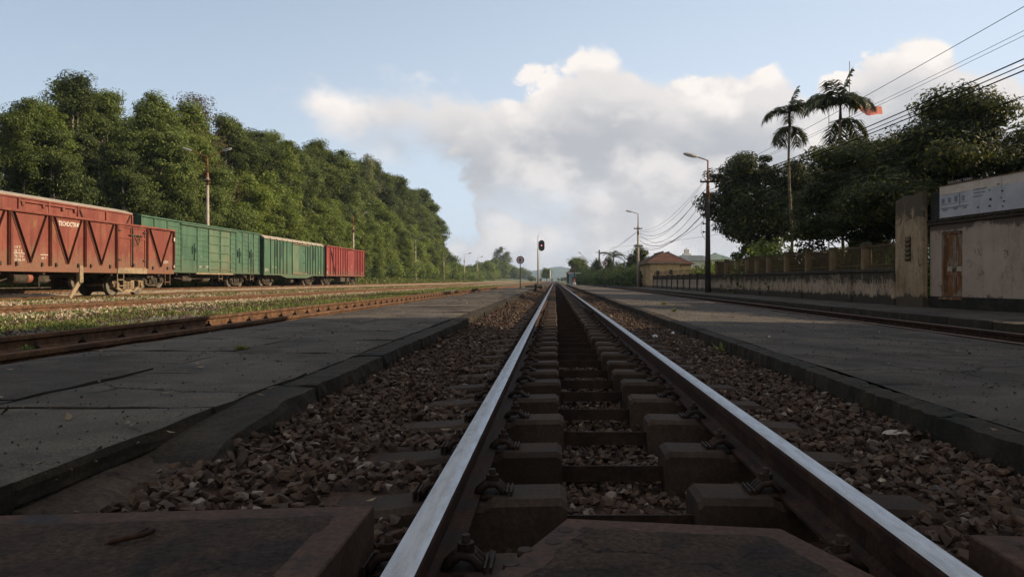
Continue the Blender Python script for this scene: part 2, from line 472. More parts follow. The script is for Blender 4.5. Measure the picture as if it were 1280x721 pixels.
# ------------------------------------------------------------------ mesh helpers
class MB:
    """collects geometry and links it as ONE mesh object"""
    def __init__(self):
        self.v, self.f, self.mi, self.sm = [], [], [], []

    def add(self, vs, fs, mi=0, smooth=False):
        o = len(self.v)
        self.v.extend([tuple(p) for p in vs])
        self.f.extend([tuple(i + o for i in q) for q in fs])
        self.mi.extend([mi] * len(fs))
        self.sm.extend([smooth] * len(fs))
        return self

    def box(self, lo, hi, ch=0.0, mi=0, M=None):
        x0, y0, z0 = lo
        x1, y1, z1 = hi
        if ch <= 0:
            vs = [(x, y, z) for z in (z0, z1) for y in (y0, y1) for x in (x0, x1)]
            fs = [(0, 2, 3, 1), (4, 5, 7, 6), (0, 1, 5, 4), (2, 6, 7, 3), (0, 4, 6, 2), (1, 3, 7, 5)]
        else:
            # rings with cut corners: chamfered along vertical edges and the top and bottom rims
            def ring(z, i):
                a, b, c, d = x0 + i, x1 - i, y0 + i, y1 - i
                k = ch if i == 0 else ch * .6
                return [(a + k, c, z), (b - k, c, z), (b, c + k, z), (b, d - k, z), (b - k, d, z), (a + k, d, z), (a, d - k, z), (a, c + k, z)]
            vs = ring(z0, ch) + ring(z0 + ch, 0) + ring(z1 - ch, 0) + ring(z1, ch)
            fs = [tuple(range(7, -1, -1)), tuple(range(24, 32))]
            for r in range(3):
                for k in range(8):
                    k2 = (k + 1) % 8
                    fs.append((r * 8 + k, r * 8 + k2, r * 8 + 8 + k2, r * 8 + 8 + k))
        if M is not None:
            vs = [M @ Vector(p) for p in vs]
        return self.add(vs, fs, mi)

    def cyl(self, p0, p1, r0, r1=None, n=10, mi=0, smooth=True, caps=True):
        r1 = r0 if r1 is None else r1
        p0, p1 = Vector(p0), Vector(p1)
        d = (p1 - p0).normalized()
        a = d.orthogonal().normalized()
        b = d.cross(a)
        vs = []
        for p, r in ((p0, r0), (p1, r1)):
            for k in range(n):
                t = 2 * math.pi * k / n
                vs.append(p + a * (r * math.cos(t)) + b * (r * math.sin(t)))
        fs = [(k, (k + 1) % n, n + (k + 1) % n, n + k) for k in range(n)]
        self.add(vs, fs, mi, smooth)
        if caps:
            o = len(self.v) - 2 * n
            self.f.append(tuple(o + k for k in range(n - 1, -1, -1)))
            self.f.append(tuple(o + n + k for k in range(n)))
            self.mi += [mi, mi]
            self.sm += [False, False]
        return self

    def tube(self, path, r, n=6, mi=0, smooth=True, r1=None):
        path = [Vector(p) for p in path]
        N = len(path)
        vs, fs = [], []
        up = Vector((0, 0, 1))
        for i, p in enumerate(path):
            d = (path[min(i + 1, N - 1)] - path[max(i - 1, 0)]).normalized()
            ref = up if abs(d.dot(up)) < .95 else Vector((1, 0, 0))
            a = d.cross(ref).normalized()
            b = d.cross(a)
            rr = r if r1 is None else r + (r1 - r) * i / (N - 1)
            for k in range(n):
                t = 2 * math.pi * k / n
                vs.append(p + a * (rr * math.cos(t)) + b * (rr * math.sin(t)))
        for i in range(N - 1):
            for k in range(n):
                k2 = (k + 1) % n
                fs.append((i * n + k, i * n + k2, (i + 1) * n + k2, (i + 1) * n + k))
        fs.append(tuple(range(n - 1, -1, -1)))
        fs.append(tuple((N - 1) * n + k for k in range(n)))
        return self.add(vs, fs, mi, smooth)

    def prism(self, poly, axis, a, b, mi=0, mis=None):
        """extrude a 2D polygon along x, y or z"""
        n = len(poly)
        def P(u, v, w):
            return {'x': (w, u, v), 'y': (u, w, v), 'z': (u, v, w)}[axis]
        vs = [P(u, v, a) for u, v in poly] + [P(u, v, b) for u, v in poly]
        o = len(self.f)
        self.add(vs, [(k, (k + 1) % n, n + (k + 1) % n, n + k) for k in range(n)] + [tuple(range(n - 1, -1, -1)), tuple(range(n, 2 * n))], mi)
        if mis:
            for k, q in mis.items():
                self.mi[o + k] = q
        return self

    def mesh(self, name, mats):
        me = bpy.data.meshes.new(name)
        me.from_pydata(self.v, [], self.f)
        for mt in ([mats] if isinstance(mats, str) else mats):
            me.materials.append(MATS[mt])
        me.polygons.foreach_set('material_index', self.mi)
        me.polygons.foreach_set('use_smooth', self.sm)
        bm = bmesh.new()
        bm.from_mesh(me)
        bmesh.ops.recalc_face_normals(bm, faces=bm.faces)
        bm.to_mesh(me)
        bm.free()
        me.update()
        return me

    def build(self, name, mats, parent=None, **kw):
        return link(name, self.mesh(name, mats), parent, **kw)


def link(name, data, parent=None, loc=None, rot=None, label=None, cat=None, group=None, kind=None):
    o = bpy.data.objects.new(name, data)
    COL.objects.link(o)
    if parent is not None:
        o.parent = parent
    if loc is not None:
        o.location = loc
    if rot is not None:
        o.rotation_euler = rot
    tag(o, label, cat, group, kind)
    return o

def tag(o, label=None, cat=None, group=None, kind=None):
    for k, v in (('label', label), ('category', cat), ('group', group), ('kind', kind)):
        if v:
            o[k] = v
    return o

def thing(name, label, cat, loc=(0, 0, 0), rz=0.0, group=None, kind=None):
    return link(name, None, None, loc, (0, 0, rz), label, cat, group, kind)

def dup(src, loc, rz=0.0, scale=None, label=None, group=None):
    """a copy of a thing with copies of its parts and their sub-parts (mesh data shared)"""
    r = src.copy()
    COL.objects.link(r)
    r.location = loc
    r.rotation_euler = (0, 0, rz)
    if scale is not None:
        r.scale = scale if hasattr(scale, '__len__') else (scale,) * 3
    if label:
        r['label'] = label
    if group:
        r['group'] = group
    for ch in list(src.children):
        c = ch.copy()
        COL.objects.link(c)
        c.parent = r
        for g in list(ch.children):
            d = g.copy()
            COL.objects.link(d)
            d.parent = c
    return r

def np_mesh(name, verts, faces, mat, smooth=False):
    """fast mesh from numpy arrays; faces all of one size"""
    me = bpy.data.meshes.new(name)
    nv, nf, k = len(verts), len(faces), faces.shape[1]
    me.vertices.add(nv)
    me.vertices.foreach_set('co', verts.astype(np.float32).ravel())
    me.loops.add(nf * k)
    me.loops.foreach_set('vertex_index', faces.astype(np.int32).ravel())
    me.polygons.add(nf)
    me.polygons.foreach_set('loop_start', (np.arange(nf) * k).astype(np.int32))
    try:
        me.polygons.foreach_set('loop_total', np.full(nf, k, np.int32))
    except Exception:
        pass
    me.polygons.foreach_set('use_smooth', np.full(nf, bool(smooth)))
    me.materials.append(MATS[mat])
    me.update(calc_edges=True)
    me.validate()
    return me

def text_mesh(body, size, mat, parent, loc, rot, name='lettering', extrude=.002, shear=0.0, bold=0.0, align='LEFT', sx=1.0):
    cu = bpy.data.curves.new('lettering', 'FONT')
    cu.body = body
    cu.size = size
    cu.extrude = extrude
    cu.offset = bold
    cu.align_x = align
    cu.resolution_u = 2
    tmp = bpy.data.objects.new('lettering', cu)
    COL.objects.link(tmp)
    dg = bpy.context.evaluated_depsgraph_get()
    me = bpy.data.meshes.new_from_object(tmp.evaluated_get(dg))
    bpy.data.objects.remove(tmp)
    bpy.data.curves.remove(cu)
    me.materials.clear()
    me.materials.append(MATS[mat])
    o = link(name, me, parent, loc, rot)
    o.scale = (sx, 1, 1)
    return o

FACE_PX = (R(90), 0, R(90))       # lettering on a face that looks to +X
FACE_NX = (R(90), 0, R(-90))      # on a face that looks to -X
FACE_NY = (R(90), 0, 0)           # on a face that looks to -Y

def P(px, py, d):
    """the place at distance d that stood at this pixel of the photograph, used to set things out"""
    return Vector(((px - 693.5) / F * d, d, CAM_H - (py - 350.5) / F * d))

def sstep(a, b, x):
    t = min(1, max(0, (x - a) / (b - a)))
    return t * t * (3 - 2 * t)

def lerp_tab(tab, x):
    if x <= tab[0][0]:
        return tab[0][1]
    for (a, p), (b, q) in zip(tab, tab[1:]):
        if x <= b:
            return p + (q - p) * (x - a) / (b - a)
    return tab[-1][1]

# ------------------------------------------------------------------ ground
GPROF = [(-3600, 6), (-400, 4), (-90, 3.2), (-45, 2.2), (-34, 1.6), (-29, 1.05), (-26.6, .45), (-25.3, .06), (-24.9, -.02), (-22, -.13), (-9.8, -.12),
         (-8.6, -.16), (-7.4, -.13), (-5.9, -.10), (-5.3, -.12), (-5.0, -.24), (-3.5, -.26), (-3.3, -.35), (4.9, -.35), (7.4, -.40), (7.9, -.30), (10.3, -.26), (14, -.22), (60, -.25), (3600, -.3)]
xs = []
for (a, _), (b, _) in zip(GPROF, GPROF[1:]):
    n = max(1, min(14, int(abs(b - a) / .7)))
    xs += [a + (b - a) * k / n for k in range(n)]
xs.append(GPROF[-1][0])
ys = [-60, -30, -10] + list(np.arange(-4, 60, 1.2)) + list(np.arange(60, 200, 5)) + [200, 230, 270, 320, 400, 520, 700, 1000, 1500, 2200, 3600]
gv = []
for y in ys:
    for x in xs:
        z = lerp_tab(GPROF, x)
        if -60 < x < -5.2:
            a = .05 if x > -25.5 else .16
            z += a * (mnoise.noise((x * .5, y * .5, 1)) + .6 * mnoise.noise((x * 1.7, y * 1.7, 4)))
        gv.append((x, y, z))
nx = len(xs)
gf = [(j * nx + i, j * nx + i + 1, (j + 1) * nx + i + 1, (j + 1) * nx + i) for j in range(len(ys) - 1) for i in range(nx - 1)]
me = np_mesh('ground', np.array(gv), np.array(gf), 'dirt_ground', True)
link('ground', me, kind='structure', label='flat dirt and grass ground of the station yard')

def ground_z(x, y):
    return lerp_tab(GPROF, x)

# far hills, a long low ridge
RIDGE = [(-2600, 46), (-1500, 62), (-900, 48), (-420, 40), (-200, 44), (-95, 38), (-60, 41), (-12, 53), (22, 57), (60, 48), (120, 40), (260, 34), (600, 52), (1200, 40), (2600, 58)]
hv, hf = [], []
hx = np.arange(-2600, 2601, 26.0)
hy = [2450, 2620, 2780, 2900, 3050, 3250]
hk = [0, .35, .72, 1.0, .8, 0]
for y, k in zip(hy, hk):
    for x in hx:
        h = lerp_tab(RIDGE, x)
        z = -.5 + k * h * (1 + .05 * mnoise.noise((x * .01, y * .01, 2))) + (k * 3.0 * mnoise.noise((x * .035, y * .02, 7)))
        hv.append((x, y, z))
n = len(hx)
hf = [(j * n + i, j * n + i + 1, (j + 1) * n + i + 1, (j + 1) * n + i) for j in range(len(hy) - 1) for i in range(n - 1)]
link('hills', np_mesh('hills', np.array(hv), np.array(hf), 'far_green', True), kind='structure', label='long low wooded ridge on the horizon')

# ------------------------------------------------------------------ ballast of the main line
BPROF = [(-1.45, -.10), (-1.2, -.095), (-.95, -.135), (-.72, -.168), (-.45, -.205), (-.1, -.30), (.25, -.31), (.6, -.30), (.95, -.215), (1.2, -.19), (1.5, -.18), (1.95, -.165)]
def bz(x, y):
    return lerp_tab(BPROF, x) + .018 * mnoise.noise((x * 2.2, y * 2.2, 3))

bxs = np.linspace(-1.45, 1.95, 30)
bys = list(np.arange(-3, 24, .16)) + list(np.arange(24, 70, 1.0)) + list(np.arange(70, 420, 12.0)) + [600, 900]
bv = []
for y in bys:
    for x in bxs:
        xx = x * (1.0 if y < 52 else min(2.2, 1 + (y - 52) / 30)) if x < 0 else x
        z = bz(x, y)
        if y < 30:
            z += .012 * mnoise.noise((x * 14, y * 14, 9)) + .010 * mnoise.noise((x * 31, y * 31, 5))
        bv.append((xx, y, z - .012))
n = len(bxs)
bf = [(j * n + i, j * n + i + 1, (j + 1) * n + i + 1, (j + 1) * n + i) for j in range(len(bys) - 1) for i in range(n - 1)]
ballast = link('ballast_bed', np_mesh('ballast_bed', np.array(bv), np.array(bf), 'ballast_dark', False), kind='structure', label='brown crushed stone bed under the main track')

# stones: angular hulls of random points
def stone_hull(seed, flat=.62):
    r = random.Random(seed)
    bm = bmesh.new()
    for _ in range(11):
        d = Vector((r.gauss(0, 1), r.gauss(0, 1), r.gauss(0, 1))).normalized()
        k = r.uniform(.75, 1.0)
        bm.verts.new((d.x * k, d.y * k * r.uniform(.7, 1), d.z * k * flat))
    res = bmesh.ops.convex_hull(bm, input=bm.verts)
    bmesh.ops.delete(bm, geom=[g for g in res['geom_interior'] if isinstance(g, bmesh.types.BMVert)], context='VERTS')
    bmesh.ops.triangulate(bm, faces=bm.faces)
    bm.verts.ensure_lookup_table()
    bm.verts.index_update()
    v = np.array([tuple(q.co) for q in bm.verts])
    f = np.array([[q.index for q in fc_.verts] for fc_ in bm.faces])
    bm.free()
    return v, f
HULLS = [stone_hull(s) for s in range(14)]

def rot_batch(n, tilt=1.0):
    a, b, c = RNG.uniform(0, 2 * np.pi, n), RNG.normal(0, .5 * tilt, n), RNG.normal(0, .5 * tilt, n)
    ca, sa, cb, sb, cc, sc2 = np.cos(a), np.sin(a), np.cos(b), np.sin(b), np.cos(c), np.sin(c)
    Rz = np.stack([np.stack([ca, -sa, 0 * a], 1), np.stack([sa, ca, 0 * a], 1), np.stack([0 * a, 0 * a, 1 + 0 * a], 1)], 1)
    Rx = np.stack([np.stack([1 + 0 * a, 0 * a, 0 * a], 1), np.stack([0 * a, cb, -sb], 1), np.stack([0 * a, sb, cb], 1)], 1)
    Ry = np.stack([np.stack([cc, 0 * a, sc2], 1), np.stack([0 * a, 1 + 0 * a, 0 * a], 1), np.stack([-sc2, 0 * a, cc], 1)], 1)
    return Rz @ Rx @ Ry

def stones_mesh(name, pos, size, mat):
    V, Fc, off = [], [], 0
    idx = RNG.integers(0, len(HULLS), len(pos))
    for h, (hv_, hf_) in enumerate(HULLS):
        sel = np.where(idx == h)[0]
        if not len(sel):
            continue
        M3 = rot_batch(len(sel))
        v = np.einsum('nij,kj->nki', M3, hv_) * size[sel][:, None, None] + pos[sel][:, None, :]
        nv = len(hv_)
        f = hf_[None] + (np.arange(len(sel)) * nv)[:, None, None] + off
        V.append(v.reshape(-1, 3))
        Fc.append(f.reshape(-1, 3))
        off += nv * len(sel)
    return np_mesh(name, np.concatenate(V), np.concatenate(Fc), mat)

SLP = 0.64                                # sleeper spacing
SL0 = 1.75                                # a sleeper centre
RAIL_L, RAIL_R = -.297, .776
def in_block(x, y):
    k = abs(((y - SL0 + SLP / 2) % SLP) - SLP / 2)
    return k < .135 and (-.76 < x < .05 or .43 < x < 1.24)

def scatter_ballast():
    pos, size = [], []
    r = random.Random(3)
    def fill(x0, x1, y0, y1, dens, s0, s1, lift=.03):
        n = int((x1 - x0) * (y1 - y0) * dens)
        for _ in range(n):
            x, y = r.uniform(x0, x1), r.uniform(y0, y1)
            if in_block(x, y) or abs(x - RAIL_L) < .06 or abs(x - RAIL_R) < .06:
                continue
            s = r.uniform(s0, s1) * (1.0 if r.random() > .3 else r.choice((.5, .65, 1.3)))
            pos.append((x, y, bz(x, y) + r.uniform(-.006, lift)))
            size.append(s)
    for (x0, x1) in ((-1.23, -.34), (.82, 1.72)):
        fill(x0, x1, 1.3, 6, 1050, .017, .034, .03)
        fill(x0, x1, 6, 12, 620, .019, .036, .03)
        fill(x0, x1, 12, 26, 330, .022, .038, .03)
        fill(x0, x1, 26, 56, 110, .028, .045, .03)
    fill(-.24, .73, 1.6, 5, 900, .017, .032, .025)
    fill(-.24, .73, 5, 12, 420, .02, .034, .025)
    fill(-.24, .73, 12, 26, 120, .024, .036, .02)
    fill(-1.30, -1.0, 1.75, 3.7, 420, .014, .032, .035)       # spilled over the broken platform edge
    # brown-lit shoulder beyond the platform's end
    fill(-2.6, -.8, 56, 90, 60, .035, .055, .02)
    return np.array(pos), np.array(size)
sp, ss_ = scatter_ballast()
order = np.argsort(-(ss_ / np.maximum(1.5, np.hypot(sp[:, 1], sp[:, 0]))) - 1e-3 * RNG.random(len(ss_)) + (np.abs(sp[:, 0] - .25) < .45) * .004)
near = order[:300]
rest = order[300:]
hull_me = []
for h, (hv_, hf_) in enumerate(HULLS):
    hull_me.append(np_mesh('stone', hv_, hf_, 'stone_brown'))
for i in near:
    o = link('stone', hull_me[random.randrange(len(hull_me))], ballast, tuple(sp[i]), (random.uniform(-.5, .5), random.uniform(-.5, .5), random.uniform(0, 6.28)))
    o.scale = (float(ss_[i]),) * 3

m, t, b = principled('stone_mass')
geo = t.new('ShaderNodeNewGeometry')
rnd = geo.outputs['Random Per Island']
c = t.mix(t.ss(rnd, 0, 1), (.050, .031, .021), (.122, .077, .052))
c = t.mix(t.m('MULTIPLY', t.ss(t.noise(geo.outputs['Random Per Island'], 40.0, 1), .5, .7), .7), c, (.080, .068, .058))
c = t.mix(t.ss(rnd, .94, .97), c, (.24, .19, .15))
c = t.mix(t.ss(t.noise(geo.outputs['Position'], 70, 4), .35, .7, 0, .35), c, (.042, .028, .021))
t.put(b.inputs['Base Color'], c)
b.inputs['Roughness'].default_value = .9
b.inputs['Specular IOR Level'].default_value = .2
MATS['stone_mass'] = m
m, t, b = principled('pale_stone_mass')
geo = t.new('ShaderNodeNewGeometry')
rnd = geo.outputs['Random Per Island']
c = t.mix(t.ss(rnd, 0, 1), (.24, .18, .12), (.50, .40, .29))
c = t.mix(t.ss(rnd, .80, .85), c, (.24, .15, .09))
t.put(b.inputs['Base Color'], c)
b.inputs['Roughness'].default_value = .9
MATS['pale_stone_mass'] = m
link('ballast_stones', stones_mesh('ballast_stones', sp[rest], ss_[rest], 'stone_mass'), ballast, kind='stuff', label='brown crushed stone packed around the main track')

# ------------------------------------------------------------------ tracks
HEAD = [(-.034, -.040), (-.035, -.012), (-.032, -.004), (-.024, -.0008), (0, 0), (.024, -.0008), (.032, -.004), (.035, -.012), (.034, -.040)]
RAILP = HEAD + [(.010, -.054), (.008, -.112), (.022, -.124), (.060, -.131), (.060, -.142), (-.060, -.142), (-.060, -.131), (-.022, -.124), (-.008, -.112), (-.010, -.054)]

def rail_mesh(name, y0, y1, mats, shiny=True, path=None):
    mb = MB()
    n = len(RAILP)
    ysr = [y0, y1] if path is None else path
    vs = []
    for q in ysr:
        if path is None:
            vs += [(u, q, v) for u, v in RAILP]
        else:
            vs += [(u + q[0], q[1], v) for u, v in RAILP]
    fs, mi = [], []
    for j in range(len(ysr) - 1):
        for k in range(n):
            k2 = (k + 1) % n
            fs.append((j * n + k, j * n + k2, (j + 1) * n + k2, (j + 1) * n + k))
            mi.append(0 if 2 <= k <= 5 and shiny else 1)
    fs.append(tuple(range(n - 1, -1, -1)))
    fs.append(tuple((len(ysr) - 1) * n + k for k in range(n)))
    mi += [1, 1]
    mb.add(vs, fs)
    mb.mi = mi
    mb.sm = [(x == 0) for x in mi]
    return mb.mesh(name, mats)

main = thing('railway_track', 'nearest railway track with shiny rails running to the horizon', 'railway track', (0, 0, 0))
link('rail', rail_mesh('rail', -3, 900, ['rail_polished', 'rust_dark']), main, (RAIL_L, 0, 0))
link('rail', rail_mesh('rail', -3, 900, ['rail_polished', 'rust_dark']), main, (RAIL_R, 0, 0))

def block(mb, x0, x1, inner):
    """one concrete block of a twin-block sleeper: high at the inner end, a dished rail seat, low at the outer end"""
    s = 1 if inner == 'hi' else -1
    if inner == 'hi':        # inner end at x1
        prof = [(x0, -.36), (x0, -.19), (x0 + .03, -.168), (x0 + .20, -.160), (x0 + .33, -.1445), (x1 - .26, -.1445), (x1 - .235, -.128), (x1 - .02, -.124), (x1, -.140), (x1, -.36)]
    else:
        prof = [(x0, -.36), (x0, -.140), (x0 + .02, -.124), (x0 + .235, -.128), (x0 + .26, -.1445), (x1 - .33, -.1445), (x1 - .20, -.160), (x1 - .03, -.168), (x1, -.19), (x1, -.36)]
    n = len(prof)
    w0, w1 = .105, .082
    ring = []
    for y, f in ((-1, 0), (-1, 1), (1, 1), (1, 0)):
        for (x, z) in prof:
            if f == 0:
                ring.append((x, y * (w0 + .012 if z < -.3 else w0), min(z, -.36) if z < -.3 else z - .018))
            else:
                ring.append((x, y * (w0 if z < -.3 else w1), z))
    fs = []
    for r_ in range(3):
        for k in range(n):
            k2 = (k + 1) % n
            fs.append((r_ * n + k, r_ * n + k2, (r_ + 1) * n + k2, (r_ + 1) * n + k))
    fs += [tuple(range(n - 1, -1, -1)), tuple(3 * n + k for k in range(n))]
    mb.add(ring, fs)

mb = MB()
block(mb, -.745, .035, 'hi')
blk_l = mb.mesh('concrete_block', 'concrete_block')
mb = MB()
block(mb, .445, 1.225, 'lo')
blk_r = mb.mesh('concrete_block', 'concrete_block')
# tie bar: a steel angle between the blocks
tb = MB()
tb.prism([(-.030, -.195), (-.022, -.195), (-.022, -.252), (.034, -.252), (.034, -.260), (-.030, -.260)], 'x', .030, .450)
tie_me = tb.mesh('tie_bar', 'tie_steel')
# spring clip with bolt and nut, foot of the rail towards -x
def clip_mesh():
    c = MB()
    c.box((-.034, -.048, -.1445), (.026, .048, -.128), .004)
    for k in (-1, 0, 1):
        y = k * .026
        c.tube([(-.050, y, -.128), (-.034, y, -.112), (-.010, y, -.094), (.016, y, -.099), (.034, y, -.116), (.038, y, -.134)], .0105, 7)
    c.cyl((0, 0, -.104), (0, 0, -.052), .0105, n=8)
    c.cyl((0, 0, -.094), (0, 0, -.070), .022, n=6, smooth=False)
    c.cyl((0, 0, -.098), (0, 0, -.093), .027, n=10)
    for k in (0, 1):
        c.box((.046 + .014 * k, -.05, -.1440), (.052 + .014 * k, .05, -.112), .0)
    return c.mesh('rail_clip', 'tie_steel')
clip_me = clip_mesh()
for i in range(-1, 292):
    d = SL0 + i * SLP
    s = link('sleeper', None, main, (random.uniform(-.012, .012), d + random.uniform(-.012, .012), random.uniform(-.006, .006)), (0, 0, random.uniform(-.012, .012)))
    link('concrete_block', blk_l, s)
    link('concrete_block', blk_r, s)
    if d < 120:
        link('tie_bar', tie_me, s)
    if d < 17:
        for (x, fl) in ((RAIL_L + .092, 1), (RAIL_L - .092, -1), (RAIL_R + .092, 1), (RAIL_R - .092, -1)):
            q = link('rail_clip', clip_me, s, (x, 0, 0), (0, 0, 0 if fl > 0 else math.pi))

# rail joints (fishplates) on the main track
for x, d in ((RAIL_R - .022, 14.9), (RAIL_L + .022, 14.9)):
    fp = MB()
    fp.box((-.010, -.24, -.112), (.010, .24, -.052), .004)
    for k in (-.18, -.07, .07, .18):
        fp.cyl((-.022 if x > 0 else .022, k, -.082), (.0, k, -.082), .013, n=6, smooth=False)
    fp.build('fishplate', 'rust_dark', main, loc=(x, d, 0))

def old_track(name_label, x_near, x_far, z_near, z_far, y0, y1, sl_y, clips, sl_z, tone='rust', toe=None, sl_vis=True, headm='rail_dull'):
    tr = thing('railway_track', name_label, 'railway track', (0, 0, 0))
    def pth(x):
        return None if toe is None else [(toe(x, y), y) for y in np.linspace(y0, y1, 24)]
    for x, z in ((x_near, z_near), (x_far, z_far)):
        if toe is None:
            link('rail', rail_mesh('rail', y0, y1, [headm, tone]), tr, (x, 0, z))
        else:
            link('rail', rail_mesh('rail', y0, y1, [headm, tone], path=pth(x)), tr, (0, 0, z))
    xc, zc = (x_near + x_far) / 2, (z_near + z_far) / 2
    sm = MB()
    sm.box((-.95, -.11, -.16), (.95, .11, 0), .012)
    sme = sm.mesh('sleeper', 'concrete_block')
    cl = MB()
    cl.box((-.035, -.04, 0), (.03, .04, .018), .004)
    cl.tube([(-.05, 0, .012), (-.03, 0, .034), (0, 0, .045), (.02, 0, .02)], .013, 6)
    cl.cyl((-.006, 0, .02), (-.006, 0, .085), .013, n=6)
    cme = cl.mesh('rail_clip', 'tie_steel')
    y = sl_y[0]
    while y < sl_y[1]:
        dx = 0 if toe is None else toe(xc, y) - xc
        s = link('sleeper', sme, tr, (xc + dx, y, zc + sl_z), (0, 0, random.uniform(-.015, .015)))
        if y < clips:
            sg = 1 if x_far < x_near else -1
            for xo, rz in ((x_far - xc + sg * .09, 0 if sg > 0 else math.pi), (x_near - xc - sg * .09, math.pi if sg > 0 else 0)):
                link('rail_clip', cme, s, (xo, 0, .0), (0, 0, rz))
        y += .66
    return tr

# left tracks, nearest first
T1 = old_track('rusty railway track beside the left platform', -3.68, -4.75, .065, .070, -2, 420, (2.0, 62), 60, -.143)
T2 = old_track('second rusty track from the left platform, between two bands of pale gravel', -10.9, -11.97, .015, .0, 2, 420, (10.2, 70), 0, -.135)
T3 = old_track('rusty track under the open red goods wagon', -17.9, -18.97, -.045, -.045, 6, 420, (16.2, 80), 0, -.135)
TB = old_track('rusty track under the green and red covered vans', -23.4, -24.47, .10, .10, 10, 420, (20, 60), 0, -.135)
# right siding, dull and low between the two pavements; it bends in towards the main line far off
def toe_r(x, y):
    return x - .0 * y if y < 45 else x - (y - 45) ** 2 * .00022
TR = old_track('sunken dark siding between the right platform and the station pavement', 5.13, 6.20, -.135, -.155, -3, 125, (2, 46), 18, -.143, tone='rust_dark', toe=toe_r)

# gravel beds of the yard
def gravel_strip(name, label, x0, x1, zf, y0, y1, mat, amp=.03):
    xs_ = np.arange(x0, x1 + .01, .32)
    ys_ = list(np.arange(y0, 62, .5)) + list(np.arange(62, 140, 3.)) + list(np.arange(140, 430, 15.))
    vs = []
    for y in ys_:
        for i, x in enumerate(xs_):
            e = min(1, min(i, len(xs_) - 1 - i) / 2.0)
            z = zf(x) - .10 * (1 - e) + amp * e * (mnoise.noise((x * 1.3, y * 1.3, 11)) + .5 * mnoise.noise((x * 4, y * 4, 2)))
            vs.append((x, y, z))
    n_ = len(xs_)
    fs = [(j * n_ + i, j * n_ + i + 1, (j + 1) * n_ + i + 1, (j + 1) * n_ + i) for j in range(len(ys_) - 1) for i in range(n_ - 1)]
    return link(name, np_mesh(name, np.array(vs), np.array(fs), mat), kind='structure', label=label)
g1 = gravel_strip('gravel_bed', 'pale gravel around the second rusty track', -13.2, -9.5, lambda x: -.105, 6, 425, 'gravel_pale')
g2 = gravel_strip('gravel_bed', 'pale gravel bed under the track of the open red wagon', -20.6, -14.4, lambda x: -.135, 10, 425, 'gravel_pale')
g3 = gravel_strip('gravel_bed', 'pale gravel bed under the track of the covered vans', -25.1, -21.6, lambda x: -.03, 14, 425, 'gravel_pale')
g4 = gravel_strip('gravel_bed', 'grey gravel strip behind the rusty track by the left platform', -7.6, -4.95, lambda x: -.09, 3, 300, 'gravel_grey', .02)
ps, pz = [], []
r_ = random.Random(5)
def pale(x0, x1, y0, y1, n, zf, s0=.03, s1=.055):
    for _ in range(n):
        x, y = r_.uniform(x0, x1), y0 + (y1 - y0) * r_.random() ** 1.6
        ps.append((x, y, zf(x) + r_.uniform(-.005, .03)))
        pz.append(r_.uniform(s0, s1))
pale(-10.6, -9.0, 10, 90, 2800, lambda x: -.10)
pale(-13.4, -12.1, 12, 90, 2200, lambda x: -.10)
pale(-17.7, -14.3, 18, 90, 8200, lambda x: -.13)
pale(-20.6, -19.1, 20, 80, 1500, lambda x: -.13)
pale(-23.2, -21.4, 26, 110, 2200, lambda x: -.04)
pale(-9.0, -7.6, 9, 70, 1300, lambda x: -.125, .022, .045)
pale(-18.8, -18.0, 18, 90, 900, lambda x: -.13)
link('gravel_stones', stones_mesh('gravel_stones', np.array(ps), np.array(pz), 'pale_stone_mass'), g2, kind='stuff', label='loose pale stones strewn along the yard tracks')
gs, gz = [], []
for _ in range(6500):
    gs.append((r_.uniform(-8.6, -5.0), 6 + 32 * r_.random() ** 1.5, -.085 + r_.uniform(0, .02)))
    gz.append(r_.uniform(.016, .035))
link('gravel_stones', stones_mesh('gravel_stones', np.array(gs), np.array(gz), 'stone_mass'), g4, kind='stuff', label='small grey stones behind the rusty track by the left platform')

# ------------------------------------------------------------------ left platform
plat = thing('platform', None, None, (0, 0, 0), kind='structure')
plat['label'] = 'low concrete slab platform left of the nearest track'
mb = MB()
mb.box((-3.47, .8, -.36), (-1.435, 55.6, .008))
mb.box((-1.434, 3.78, -.36), (-1.26, 55.6, -.004))
mb.build('platform_core', 'platform_side', plat)

